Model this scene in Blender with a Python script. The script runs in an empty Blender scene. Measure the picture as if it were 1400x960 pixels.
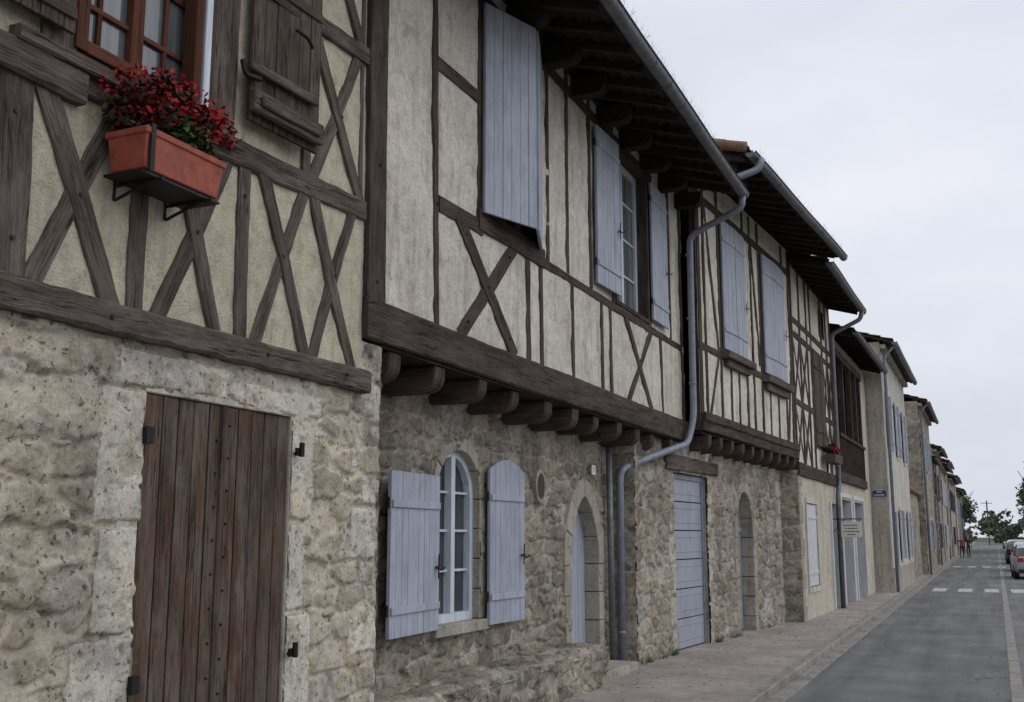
import bpy, math, random, numpy as np
from mathutils import Vector
random.seed(7)
R=random.random
def U(a,b): return a+(b-a)*random.random()
SC=bpy.context.scene
# ------------------------------------------------------------------ numpy noise
_T=np.random.RandomState(5).rand(256,256)
def vn(x,y,seed=0):
    x=np.asarray(x,float)+seed*17.3; y=np.asarray(y,float)+seed*9.7
    i=np.floor(x).astype(int); j=np.floor(y).astype(int); a=x-i; b=y-j
    a=a*a*(3-2*a); b=b*b*(3-2*b)
    g=lambda p,q:_T[p&255,q&255]
    return (g(i,j)*(1-a)+g(i+1,j)*a)*(1-b)+(g(i,j+1)*(1-a)+g(i+1,j+1)*a)*b
def fbm(x,y,seed=0,o=4):
    s=0;w=.5;t=0
    for k in range(o):
        s=s+w*vn(x*2**k,y*2**k,seed+k*3); t+=w; w*=.5
    return s/t
def sstep(a,b,x):
    t=np.clip((x-a)/(b-a),0,1); return t*t*(3-2*t)
def voro(x,y,seed=0):
    i0=np.floor(x).astype(int); j0=np.floor(y).astype(int)
    F1=np.full(x.shape,9.);F2=np.full(x.shape,9.);ID=np.zeros(x.shape)
    for di in (-1,0,1):
        for dj in (-1,0,1):
            i=i0+di;j=j0+dj
            px=i+.5+.85*(_T[(i+seed)&255,(j*3+11)&255]-.5); py=j+.5+.7*(_T[(i*5+31)&255,(j+seed)&255]-.5)
            ax=np.abs(x-px);ay=np.abs(y-py)
            d=(ax**3.2+ay**3.2)**(1/3.2)*(.78+.44*_T[(i*3+7)&255,(j*11+seed)&255])
            rr=_T[(i*7+seed)&255,(j*13+5)&255]
            c=d<F1
            F2=np.where(c,F1,np.minimum(F2,d)); ID=np.where(c,rr,ID); F1=np.where(c,d,F1)
    return F1,F2,ID
def stone_h(S,Z,cw,ch,amp,seed,cover,blocks=(),jw=.10):
    wx=S+.13*(fbm(S*4,Z*4,seed+1,5)-.5); wz=Z+.11*(fbm(S*4,Z*4,seed+2,5)-.5)
    F1,F2,ID=voro(wx/cw+.5*np.floor(wz/ch)%1,wz/ch,seed)
    e=F2-F1
    cov=fbm(S*1.9,Z*1.9,seed+5,5)+.45*ID
    m=sstep(.03,.03+jw,e-.07*fbm(S*18,Z*18,seed+6,3))*sstep(cover-.03,cover+.07,cov)
    h=m*amp*(.45+.55*ID)+(fbm(S*11,Z*11,seed+8,5)-.5)*amp*(.40+.85*m)+(vn(S*48,Z*48,seed)-.5)*amp*.18
    pit=sstep(.70,.76,fbm(S*8,Z*8,seed+12,4))
    h=h-amp*1.1*pit*(1-.5*m)
    ID=ID*.86
    if blocks:
        bx=S+.05*(fbm(S*8,Z*8,seed+21,5)-.5);bz=Z+.05*(fbm(S*8,Z*8,seed+22,5)-.5)
        wear=sstep(.24,.36,fbm(S*3.2,Z*3.2,seed+27,5))
        for bl in blocks:
            a,b,c,d=bl[:4];st=bl[4] if len(bl)>4 else 0
            ds=np.minimum(np.minimum(bx-a,b-bx),np.minimum(bz-c,d-bz))
            ins=sstep(0,.014,ds)
            wr=1-st*(1-sstep(.45,.55,fbm(S*3.2,Z*3.2,seed+27,5)))
            ins=ins*wr*(.45+.55*wear)
            h=h*(1-ins)+ins*(.018+(fbm(S*6,Z*6,seed+23,4)-.5)*.020+(vn(S*50,Z*50,3)-.5)*.003-.016*sstep(.68,.74,fbm(S*15,Z*15,seed+24,3)))
            h=h-.010*np.exp(-((ds-.0)/.010)**2)*wr
            m=np.maximum(m*(1-ins),ins);ID=np.where(ins>.5,.97,ID)
    return h,m,ID
# ------------------------------------------------------------------ materials
MATS={}
class MT:
    def __init__(s,name):
        s.m=bpy.data.materials.new(name); s.m.use_nodes=True; s.t=s.m.node_tree
        s.b=s.t.nodes['Principled BSDF']; MATS[name]=s.m
    def n(s,ty,**k):
        nd=s.t.nodes.new('ShaderNode'+ty)
        for a,v in k.items():
            if a in nd.inputs: nd.inputs[a].default_value=v
            else: setattr(nd,a,v)
        return nd
    def l(s,a,b): s.t.links.new(a,b)
    def pos(s): return s.n('NewGeometry').outputs['Position']
    def uv(s): return s.n('TexCoord').outputs['UV']
    def mp(s,src,sc,loc=(0,0,0)):
        m=s.n('Mapping'); m.inputs['Scale'].default_value=sc; m.inputs['Location'].default_value=loc; s.l(src,m.inputs[0]); return m.outputs[0]
    def noise(s,src,scale,detail=5,rough=.55,dist=0):
        n=s.n('TexNoise'); n.inputs['Scale'].default_value=scale;n.inputs['Detail'].default_value=detail;n.inputs['Roughness'].default_value=rough;n.inputs['Distortion'].default_value=dist
        s.l(src,n.inputs['Vector']); return n.outputs['Fac']
    def ramp(s,fac,stops):
        r=s.n('ValToRGB'); e=r.color_ramp.elements
        while len(e)<len(stops): e.new(.5)
        for i,(p,c) in enumerate(stops):
            e[i].position=p
            if not isinstance(c,(tuple,list)): c=(c,c,c)
            e[i].color=(c[0],c[1],c[2],1)
        s.l(fac,r.inputs[0]); return r.outputs[0]
    def mix(s,fac,a,b,mode='MIX'):
        m=s.n('Mix'); m.data_type='RGBA'; m.blend_type=mode
        for sock,v in ((m.inputs[0],fac),(m.inputs[6],a),(m.inputs[7],b)):
            if hasattr(v,'is_linked'): s.l(v,sock)
            elif isinstance(v,(tuple,list)): sock.default_value=(v[0],v[1],v[2],1)
            else: sock.default_value=v
        return m.outputs[2]
    def math(s,op,a,b=0):
        m=s.n('Math',operation=op)
        for i,v in enumerate((a,b)):
            if hasattr(v,'is_linked'): s.l(v,m.inputs[i])
            else: m.inputs[i].default_value=v
        return m.outputs[0]
    def bump(s,h,strength,dist,prev=None):
        b=s.n('Bump'); b.inputs['Strength'].default_value=strength; b.inputs['Distance'].default_value=dist
        s.l(h,b.inputs['Height'])
        if prev: s.l(prev,b.inputs['Normal'])
        return b.outputs[0]
    def done(s,col,rough=.85,nrm=None,spec=.25,metal=0):
        if hasattr(col,'is_linked'): s.l(col,s.b.inputs['Base Color'])
        else: s.b.inputs['Base Color'].default_value=(*col,1)
        if hasattr(rough,'is_linked'): s.l(rough,s.b.inputs['Roughness'])
        else: s.b.inputs['Roughness'].default_value=rough
        s.b.inputs['Specular IOR Level'].default_value=spec; s.b.inputs['Metallic'].default_value=metal
        if nrm: s.l(nrm,s.b.inputs['Normal'])
def wood(name,dk,md,lt,grey=(.2,.18,.16),gf=.5,bs=.7):
    M=MT(name);uv=M.uv()
    g=M.noise(M.mp(uv,(1.8,110,1)),1,8,.75,.1)
    g2=M.noise(M.mp(uv,(3.5,300,1)),1,4,.65,.1)
    c=M.ramp(g,[(.34,dk),(.5,md),(.66,lt)])
    w=M.noise(M.mp(uv,(2.2,7,1)),1,8,.78)
    wf=M.math('MULTIPLY',M.ramp(w,[(.42,0),(.60,1)]),gf)
    c=M.mix(wf,c,M.mix(M.ramp(g2,[(.3,0),(.7,1)]),tuple(x*.50 for x in grey),tuple(x*1.25 for x in grey)))
    lg=M.noise(M.mp(uv,(.8,2.5,1),(7,1,0)),1,5,.65)
    c=M.mix(1,c,M.ramp(lg,[(.3,.62),(.7,1.28)]),'MULTIPLY')
    cr=M.noise(M.mp(uv,(.75,34,1),(3,5,0)),1,4,.6,.2)
    crk=M.ramp(cr,[(.482,1),(.495,.06),(.503,.06),(.516,1)])
    brk=M.ramp(M.noise(M.mp(uv,(1.6,8,1),(9,9,0)),1,3,.6),[(.46,0),(.54,1)])
    crk=M.mix(brk,(1,1,1),crk)
    c=M.mix(.9,c,crk,'MULTIPLY')
    kn=M.ramp(M.noise(M.mp(uv,(5,16,1),(2,8,0)),1,2,.5),[(.70,(1,1,1)),(.76,(.4,.36,.33))]);c=M.mix(.8,c,kn,'MULTIPLY')
    n=M.bump(g,bs,.003); n=M.bump(crk,bs,.008,n); n=M.bump(w,.4,.006,n); n=M.bump(g2,.6,.0012,n)
    M.done(c,.88,n,.18)
def stone(name,mort,s1,s2,s3,pale,bs=.9):
    M=MT(name);p=M.pos()
    a=M.n('Attribute',attribute_name='sm').outputs['Fac']; r=M.n('Attribute',attribute_name='sr').outputs['Fac']
    c=M.ramp(r,[(0,s1),(.25,s2),(.5,s3),(.7,s1),(.86,s2),(.95,pale)])
    n1=M.noise(p,7,7,.72);n2=M.noise(p,42,7,.78);n3=M.noise(p,1.1,6,.65);n4=M.noise(p,170,3,.65)
    edge=M.math('ADD',a,M.math('MULTIPLY',M.math('SUBTRACT',n2,.5),.8))
    c=M.mix(M.ramp(edge,[(.3,0),(.66,.90)]),mort,c)
    c=M.mix(1,c,M.ramp(n1,[(.28,(.64,.62,.60)),(.5,(1,1,1)),(.72,(1.22,1.21,1.18))]),'MULTIPLY')
    c=M.mix(1,c,M.ramp(n2,[(.3,(.52,.50,.475)),(.46,(.96,.95,.94)),(.75,(1.22,1.21,1.20))]),'MULTIPLY')
    c=M.mix(1,c,M.ramp(n3,[(.35,(.70,.70,.71)),(.6,(1.12,1.11,1.09))]),'MULTIPLY')
    och=M.ramp(M.noise(M.mp(p,(1,1,1),(5,3,8)),2.1,6,.7),[(.54,(1,1,1)),(.68,(1.02,.86,.67))]); c=M.mix(.5,c,och,'MULTIPLY')
    wash=M.ramp(M.noise(M.mp(p,(1,1,1),(11,2,4)),1.5,8,.72),[(.53,0),(.62,.75)]); c=M.mix(wash,c,M.mix(n1,tuple(x*.86 for x in pale),pale))
    dirt=M.ramp(M.noise(p,3.2,8,.78),[(.54,(1,1,1)),(.67,(.48,.46,.44))]); c=M.mix(.75,c,dirt,'MULTIPLY')
    pit=M.ramp(M.noise(p,26,3,.6),[(.62,(1,1,1)),(.67,(.28,.255,.225))])
    c=M.mix(.8,c,pit,'MULTIPLY')
    nn=M.bump(n1,.7,.025);nn=M.bump(n2,bs,.016,nn);nn=M.bump(n4,bs*.8,.003,nn);nn=M.bump(pit,.8,.012,nn)
    M.done(c,.95,nn,.1)
def plaster(name,c1,c2,sc,bs,bd,stain=.8):
    M=MT(name);p=M.pos()
    n1=M.noise(p,1.4,7,.7);n2=M.noise(p,sc,5,.65);n3=M.noise(M.mp(p,(3.5,3.5,.45)),2,7,.7);n4=M.noise(p,9,7,.74);n5=M.noise(M.mp(p,(1,1,1),(4,7,1)),3.5,8,.75)
    c=M.mix(M.ramp(n1,[(.38,0),(.62,1)]),c1,c2)
    c=M.mix(1,c,M.ramp(n2,[(.3,.66),(.5,1),(.8,1.10)]),'MULTIPLY')
    c=M.mix(stain,c,M.ramp(n3,[(.34,(.60,.575,.54)),(.5,(1,1,1))]),'MULTIPLY')
    c=M.mix(.9,c,M.ramp(n4,[(.3,.66),(.52,1),(.75,1.08)]),'MULTIPLY')
    c=M.mix(.65,c,M.ramp(n5,[(.55,(1,1,1)),(.64,(.70,.665,.61))]),'MULTIPLY')
    nn=M.bump(n2,bs,bd);nn=M.bump(n4,.7,.018,nn)
    M.done(c,.95,nn,.1)
def paint(name,c,rough=.6,dirt=.55,bs=.25):
    M=MT(name);p=M.pos()
    n=M.noise(p,4,7,.72);n2=M.noise(M.mp(p,(40,40,3)),1,4,.6);n3=M.noise(p,70,4,.65);n4=M.noise(M.mp(p,(12,12,.8)),1,6,.7)
    k=M.mix(dirt,c,M.ramp(n,[(.3,tuple(x*.62 for x in c)),(.6,c)]))
    k=M.mix(1,k,M.ramp(n2,[(.3,.84),(.6,1.05)]),'MULTIPLY')
    k=M.mix(.8,k,M.ramp(n4,[(.3,.72),(.55,1)]),'MULTIPLY')
    k=M.mix(.6,k,M.ramp(n3,[(.30,.45),(.38,1)]),'MULTIPLY')
    M.done(k,rough,M.bump(n2,bs,.002),.3)
def plain(name,c,rough=.6,metal=0,spec=.4,var=.25,sc=20):
    M=MT(name);p=M.pos();n=M.noise(p,sc,5,.6)
    k=M.mix(1,c,M.ramp(n,[(.25,1-var),(.75,1+var)]),'MULTIPLY')
    M.done(k,rough,M.bump(n,.2,.002),spec,metal)
wood('wood_dark',(.022,.014,.011),(.055,.038,.031),(.105,.078,.064),(.150,.126,.110),.45)
wood('wood_weathered',(.030,.021,.017),(.080,.058,.048),(.165,.130,.110),(.22,.195,.172),.62)
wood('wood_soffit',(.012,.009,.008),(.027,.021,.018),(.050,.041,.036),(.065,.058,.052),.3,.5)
wood('wood_door',(.028,.016,.011),(.082,.050,.034),(.150,.100,.071),(.185,.155,.132),.62)
wood('wood_shutter_brown',(.028,.019,.016),(.070,.049,.040),(.12,.09,.073),(.16,.137,.117),.55)
wood('wood_redbrown',(.05,.018,.010),(.11,.040,.024),(.15,.06,.038),(.1,.06,.045),.3,.4)
stone('stone_cream',(.63,.585,.49),(.51,.455,.36),(.36,.325,.27),(.56,.52,.44),(.70,.675,.61))
stone('stone_grey',(.47,.44,.385),(.345,.315,.26),(.21,.19,.165),(.385,.34,.275),(.53,.50,.44))
stone('stone_far',(.40,.37,.315),(.33,.295,.245),(.23,.21,.18),(.37,.335,.285),(.48,.45,.395))
plaster('limestone_dressed',(.62,.59,.52),(.52,.48,.41),70,.6,.005,.6)
plaster('limestone_grey',(.45,.42,.36),(.32,.295,.25),60,.8,.007,.6)
plaster('roughcast_cream',(.72,.65,.505),(.62,.56,.435),85,1.,.016,.6)
plaster('plaster_grey',(.685,.645,.575),(.565,.53,.465),45,.5,.005,.7)
plaster('plaster_ivory',(.72,.68,.595),(.60,.565,.49),50,.4,.004,.65)
plaster('plaster_cream',(.60,.55,.455),(.50,.455,.375),40,.3,.004,.75)
plaster('plaster_beige',(.48,.445,.38),(.40,.37,.315),40,.3,.004,.8)
plaster('plaster_white',(.60,.585,.54),(.50,.485,.445),40,.3,.004,.8)
paint('paint_lavender',(.395,.425,.505)); paint('paint_garage',(.34,.365,.43),.5,.4)
paint('paint_white',(.62,.64,.66),.45,.3); paint('paint_white_blue',(.60,.66,.73),.4,.3)
paint('paint_blue_sign',(.02,.05,.20),.35,.2)
plain('zinc',(.15,.155,.17),.55,.4,.5,.35,9); plain('zinc_blue',(.21,.235,.28),.5,.2,.4,.3,9)
plain('iron',(.022,.02,.02),.6,.5,.4,.4,40); plain('terracotta',(.31,.078,.048),.65,0,.35,.35,14)
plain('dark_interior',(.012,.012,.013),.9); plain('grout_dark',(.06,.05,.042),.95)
plain('petal_red',(.30,.008,.013),.6,0,.3,.45,60); plain('leaf_dark_red',(.045,.018,.012),.5,0,.4,.5,60)
plain('leaf_green',(.035,.06,.018),.6,0,.3,.5,30); plain('leaf_tree',(.07,.10,.045),.8,0,.15,.5,3)
plain('leaf_far',(.11,.125,.10),.9,0,.1,.3,.5); plain('leaf_far_haze_b',(.12,.14,.10),.9,0,.1,.3,.5); plain('bark',(.10,.08,.06),.9,0,.1,.4,15)  # far foliage lightened and greyed: distance haze put into the colour
plain('leaf_fallen',(.19,.10,.04),.8,0,.2,.5,10); plain('dry_moss',(.10,.085,.05),.95,0,.1,.5,20)
plain('rubber',(.02,.02,.02),.8); plain('alloy',(.35,.35,.36),.35,.8); plain('lamp_red',(.35,.01,.01),.3,0,.5,.1)
plain('car_silver',(.42,.44,.47),.3,.5,.5,.03,4); plain('car_white',(.62,.63,.65),.3,0,.5,.03,4); plain('car_dark',(.05,.06,.08),.3,.3,.5,.05,4)
plain('plate_white',(.75,.75,.72),.5,0,.3,.05,20); plain('sign_face',(.62,.60,.52),.5,0,.3,.06,20)
M=MT('glass');p=M.pos();n=M.noise(p,1.5,3,.5)
M.done(M.ramp(n,[(.3,(.018,.022,.026)),(.7,(.07,.08,.09))]),.06,M.bump(M.noise(p,2.2,2,.5),.12,.02),.8)
M=MT('glass_with_net_curtain');p=M.pos();n=M.noise(M.mp(p,(14,14,.7)),1,4,.6)
M.done(M.ramp(n,[(.3,(.05,.058,.065)),(.7,(.19,.205,.215))]),.08,M.bump(M.noise(p,2.2,2,.5),.12,.02),.7)
M=MT('roof_tile');p=M.pos();n=M.noise(p,4.5,5,.7);n2=M.noise(p,14,5,.7)
c=M.ramp(n,[(.25,(.10,.07,.05)),(.5,(.22,.14,.10)),(.75,(.30,.225,.175))])
c=M.mix(M.ramp(n2,[(.5,0),(.7,.8)]),c,(.10,.095,.075)); M.done(c,.95,M.bump(n2,.6,.01),.1)
M=MT('asphalt');p=M.pos()
a=M.noise(p,230,2,.7);b=M.noise(p,.9,6,.65);d=M.noise(M.mp(p,(1.8,.10,1)),1.3,6,.65);e=M.noise(p,60,3,.6)
c=M.ramp(a,[(.3,(.075,.076,.08)),(.5,(.155,.155,.158)),(.72,(.33,.325,.32))])
c=M.mix(1,c,M.ramp(b,[(.3,.74),(.65,1.12)]),'MULTIPLY');c=M.mix(1,c,M.ramp(d,[(.3,.70),(.6,1.14)]),'MULTIPLY')
vv=M.n('TexVoronoi');vv.feature='DISTANCE_TO_EDGE';vv.inputs['Scale'].default_value=.4
wp=M.n('VectorMath',operation='ADD');ns=M.n('TexNoise');ns.inputs['Scale'].default_value=1.4;M.l(p,ns.inputs['Vector']);M.l(p,wp.inputs[0]);M.l(ns.outputs['Color'],wp.inputs[1]);M.l(wp.outputs[0],vv.inputs['Vector'])
ck=M.ramp(vv.outputs['Distance'],[(.0,.40),(.007,1)])
c=M.mix(.8,c,ck,'MULTIPLY')
M.done(c,.92,M.bump(e,.6,.006,M.bump(a,.8,.004)),.2)
M=MT('pavement');p=M.pos()
a=M.noise(p,150,3,.75);b=M.noise(p,1.1,7,.72);e=M.noise(p,9,7,.78)
c=M.ramp(a,[(.3,(.17,.148,.13)),(.5,(.37,.335,.305)),(.70,(.58,.54,.50))])
c=M.mix(1,c,M.ramp(b,[(.3,.66),(.65,1.12)]),'MULTIPLY');c=M.mix(1,c,M.ramp(e,[(.3,.68),(.6,1.06)]),'MULTIPLY')
M.done(c,.95,M.bump(a,.8,.006,M.bump(e,.5,.012)),.15)
M=MT('kerb_stone');p=M.pos();a=M.noise(p,120,3,.7);b=M.noise(p,3,6,.7)
c=M.mix(1,M.ramp(a,[(.3,(.20,.19,.175)),(.7,(.38,.36,.335))]),M.ramp(b,[(.3,.6),(.65,1.1)]),'MULTIPLY');M.done(c,.95,M.bump(a,.7,.004),.15)
M=MT('road_paint');p=M.pos();a=M.noise(p,14,7,.75)
c=M.ramp(a,[(.40,(.19,.19,.19)),(.56,(.60,.60,.58))]);M.done(c,.85,M.bump(a,.3,.002),.2)
M=MT('earth_ground');p=M.pos();a=M.noise(p,.3,6,.7)
M.done(M.ramp(a,[(.3,(.05,.065,.03)),(.7,(.13,.12,.075))]),.95,M.bump(M.noise(p,5,5,.6),.5,.05),.1)
# ------------------------------------------------------------------ mesh builder
class MB:
    def __init__(s): s.v=[];s.f=[];s.uv=[];s.mi=[]
    def add(s,pts,faces,uvs,m=0):
        b=len(s.v); s.v+= [tuple(p) for p in pts]
        for f,u in zip(faces,uvs): s.f.append([b+i for i in f]); s.uv+=u; s.mi.append(m)
    def quad(s,pts,m=0,uv=None):
        if uv is None: uv=[(0,0),(1,0),(1,1),(0,1)][:len(pts)]
        s.add(pts,[list(range(len(pts)))],[uv],m)
def mkobj(name,mb,mats,parent=None,bevel=0,smooth=False):
    me=bpy.data.meshes.new(name); me.from_pydata(mb.v,[],mb.f)
    for m in mats: me.materials.append(MATS[m])
    l=me.uv_layers.new(name='UVMap'); l.data.foreach_set('uv',np.array(mb.uv,dtype=np.float32).ravel())
    me.polygons.foreach_set('material_index',mb.mi)
    if smooth: me.polygons.foreach_set('use_smooth',[True]*len(mb.f))
    me.update(); o=bpy.data.objects.new(name,me); SC.collection.objects.link(o)
    if parent: o.parent=parent
    if bevel:
        b=o.modifiers.new('bevel','BEVEL'); b.width=bevel; b.segments=1; b.limit_method='ANGLE'; b.angle_limit=.9
    return o
class Frame:
    def __init__(s,x0,y0,x1,y1):
        s.o=Vector((x0,y0,0)); d=Vector((x1-x0,y1-y0,0)); s.len=d.length; s.d=d.normalized(); s.n=Vector((s.d.y,-s.d.x,0))
    def __call__(s,a,o,z): return s.o+s.d*a+s.n*o+Vector((0,0,z))
    def sub(s,a0,o0,a1,o1):
        p=s(a0,o0,0);q=s(a1,o1,0); return Frame(p.x,p.y,q.x,q.y)
class House:
    def __init__(s,name):
        s.e=bpy.data.objects.new(name,None); SC.collection.objects.link(s.e); s.p={}
    def mb(s,part,mat,bevel=0,smooth=False):
        if part not in s.p: s.p[part]=(MB(),mat,bevel,smooth)
        return s.p[part][0]
    def finish(s):
        for k,(mb,mat,bv,sm) in s.p.items():
            if mb.v: mkobj(k,mb,[mat],s.e,bv,sm)
def box(mb,F,s0,s1,o0,o1,z0,z1,g='s',zr=None,m=0):
    if zr is None: zr=z1
    P=[F(s0,o0,z0),F(s1,o0,z0),F(s1,o1,z0),F(s0,o1,z0),F(s0,o0,z1),F(s1,o0,zr),F(s1,o1,zr),F(s0,o1,z1)]
    a,b=R()*50,R()*50
    def uvp(i):
        s=(s0,s1,s1,s0)[i%4];o=(o0,o0,o1,o1)[i%4];z=z0 if i<4 else z1
        return s,o,z
    fs=[[0,3,2,1],[4,5,6,7],[3,7,6,2],[0,1,5,4],[0,4,7,3],[1,2,6,5]]
    uvs=[]
    for f in fs:
        l=[]
        for i in f:
            s,o,z=uvp(i)
            l.append((a+s,b+z+o) if g=='s' else ((a+z,b+s+o) if g=='z' else (a+o,b+s+z)))
        uvs.append(l)
    mb.add(P,fs,uvs,m)
def beam3(mb,P0,P1,side,nrm,w,h,jit=.006,ch=.008,seg=.10,w1=None,bow=0):
    P0=Vector(P0);P1=Vector(P1);L=(P1-P0).length;n=max(2,int(L/seg));w1=w1 or w
    ph=[R()*6.3 for _ in range(8)];fr=[U(1.,2.2),U(4,8),U(1.,2.2),U(4,8)]
    ru,rv=R()*60,R()*60;bw=U(-bow,bow)
    pts=[];
    for i in range(n+1):
        t=i/n;x=t*L;c=P0.lerp(P1,t)+side*bw*math.sin(math.pi*t)
        ww=w+(w1-w)*t
        l=-ww/2+jit*(.7*math.sin(fr[0]*x+ph[0])+.2*math.sin(fr[1]*x+ph[1])+U(-.32,.32))
        r=ww/2+jit*(.7*math.sin(fr[2]*x+ph[2])+.2*math.sin(fr[3]*x+ph[3])+U(-.32,.32))
        f=h/2+jit*.4*math.sin(fr[0]*x+ph[4]); k=ch*U(.5,1.5);k2=ch*U(.5,1.5)
        for a,b in ((l,-h/2),(r,-h/2),(r,f-k2),(r-k2,f),(l+k,f),(l,f-k)):
            pts.append(c+side*a+nrm*b)
    per=[0,w,w+h,w+h+.01,2*w+h,2*w+h+.01,2*w+2*h]
    fs=[];uv=[]
    for i in range(n):
        for k in range(6):
            a=i*6+k;b=i*6+(k+1)%6
            fs.append([a,b,b+6,a+6]); u0=ru+i/n*L;u1=ru+(i+1)/n*L
            uv.append([(u0,rv+per[k]),(u0,rv+per[k+1]),(u1,rv+per[k+1]),(u1,rv+per[k])])
    for base,o in ((0,1),(n*6,0)):
        f=[base+k for k in range(6)]
        if o: f=f[::-1]
        fs.append(f);uv.append([(ru+q*.01,rv+q*.02) for q in range(6)])
    mb.add(pts,fs,uv)
def fb(mb,F,s0,z0,s1,z1,w,o0=-.05,o1=.02,jit=.005,ch=.006,w1=None,bow=0):
    P0=F(s0,(o0+o1)/2,z0);P1=F(s1,(o0+o1)/2,z1);d=(P1-P0).normalized();side=F.n.cross(d)
    beam3(mb,P0,P1,side,F.n,w,o1-o0,jit,ch,w1=w1,bow=bow)
def tube(mb,pts,r,n=10,fil=.08):
    P=[Vector(p) for p in pts];Q=[P[0]]
    for i in range(1,len(P)-1):
        a=(P[i-1]-P[i]);b=(P[i+1]-P[i]);k=min(fil,a.length*.45,b.length*.45)
        A=P[i]+a.normalized()*k;B=P[i]+b.normalized()*k
        for t in (0,.25,.5,.75,1): Q.append(A*(1-t)**2+P[i]*2*t*(1-t)+B*t*t)
    Q.append(P[-1]);up=None;vs=[];fs=[];uv=[]
    for i,q in enumerate(Q):
        d=((Q[min(i+1,len(Q)-1)]-Q[max(i-1,0)])).normalized()
        if up is None: up=d.cross(Vector((1,.3,.1))).normalized()
        up=(up-d*up.dot(d)).normalized();sd=d.cross(up)
        for k in range(n):
            an=2*math.pi*k/n; vs.append(q+up*math.cos(an)*r+sd*math.sin(an)*r)
    for i in range(len(Q)-1):
        for k in range(n):
            a=i*n+k;b=i*n+(k+1)%n; fs.append([a,b,b+n,a+n]);uv.append([(i,k/n),(i,(k+1)/n),(i+1,(k+1)/n),(i+1,k/n)])
    fs.append(list(range(n))[::-1]);uv.append([(0,0)]*n);fs.append([(len(Q)-1)*n+k for k in range(n)]);uv.append([(0,0)]*n)
    mb.add(vs,fs,uv)
def corbel(mb,F,s,w,o0,o1,z0,z1,r=.16):
    pr=[(o0,z1),(o0,z0),(o1-r,z0)]
    for k in range(1,6):
        a=k/6*math.pi/2; pr.append((o1-r+r*math.sin(a),z0+min(r,z1-z0-.03)*(1-math.cos(a))))
    pr+= [(o1,z1-.02),(o1,z1)]
    n=len(pr);ru,rv=R()*50,R()*50;j=U(-.015,.015)
    vs=[F(s-w/2,o,z) for o,z in pr]+[F(s+w/2+j,o,z) for o,z in pr]
    fs=[list(range(n)),[n+i for i in range(n)][::-1]];uv=[[(ru+o,rv+z) for o,z in pr],[(ru+o,rv+z+1) for o,z in pr][::-1]]
    for i in range(n):
        k=(i+1)%n; fs.append([i,i+n,k+n,k]); u0=ru+pr[i][0]-pr[i][1];u1=ru+pr[k][0]-pr[k][1]
        uv.append([(u0,rv+2),(u0,rv+2+w),(u1,rv+2+w),(u1,rv+2)])
    mb.add(vs,fs,uv)
def wallgrid(name,parent,mat,F,s0,s1,z0,z1,res,rects=(),hole=None,hf=None,out=0,smooth=True):
    def axis(a,b,br):
        k=sorted({a,b,*[x for x in br if a<x<b]});r=[]
        for i in range(len(k)-1):
            n=max(1,int(round((k[i+1]-k[i])/res))); r+=list(np.linspace(k[i],k[i+1],n+1)[:-1])
        return np.array(r+[b])
    sa=axis(s0,s1,[x for q in rects for x in q[:2]]);za=axis(z0,z1,[x for q in rects for x in q[2:]])
    S,Z=np.meshgrid(sa,za,indexing='ij')
    if hf: h,m,r=hf(S,Z)
    else: h=m=r=np.zeros(S.shape)
    o=F.o;d=F.d;n=F.n;H=h+out
    V=np.stack([o.x+d.x*S+n.x*H,o.y+d.y*S+n.y*H,Z],-1).reshape(-1,3)
    cs=(sa[:-1]+sa[1:])/2;cz=(za[:-1]+za[1:])/2;CS,CZ=np.meshgrid(cs,cz,indexing='ij')
    keep=np.ones(CS.shape,bool)
    for q in rects: keep&=~((CS>q[0])&(CS<q[1])&(CZ>q[2])&(CZ<q[3]))
    if hole: keep&=~hole(CS,CZ)
    I,J=np.nonzero(keep);nz=len(za)
    a=I*nz+J;fc=np.stack([a,a+nz,a+nz+1,a+1],-1)
    me=bpy.data.meshes.new(name);me.from_pydata(V.tolist(),[],fc.tolist());me.materials.append(MATS[mat])
    for an,arr in (('sm',m),('sr',r)):
        at=me.attributes.new(an,'FLOAT','POINT');at.data.foreach_set('value',np.asarray(arr,dtype=np.float32).ravel())
    if smooth: me.polygons.foreach_set('use_smooth',[True]*len(fc))
    me.update();ob=bpy.data.objects.new(name,me);SC.collection.objects.link(ob);ob.parent=parent
    return ob
def plast(amp,seed,hi=.35):
    return lambda S,Z:((fbm(S*1.6,Z*1.6,seed,4)-.5)*amp+(fbm(S*9,Z*9,seed+3,2)-.5)*amp*hi*1.5,np.zeros(S.shape),np.zeros(S.shape))
def reveal(mb,F,s0,s1,z0,z1,of,ob,t=.03):
    e=.002
    box(mb,F,s0-t,s0,ob,of,z0-t,z1+t,'z');box(mb,F,s1,s1+t,ob,of,z0-t,z1+t,'z')
    box(mb,F,s0,s1,ob,of-e,z1,z1+t);box(mb,F,s0,s1,ob,of-e,z0-t,z0)
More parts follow.
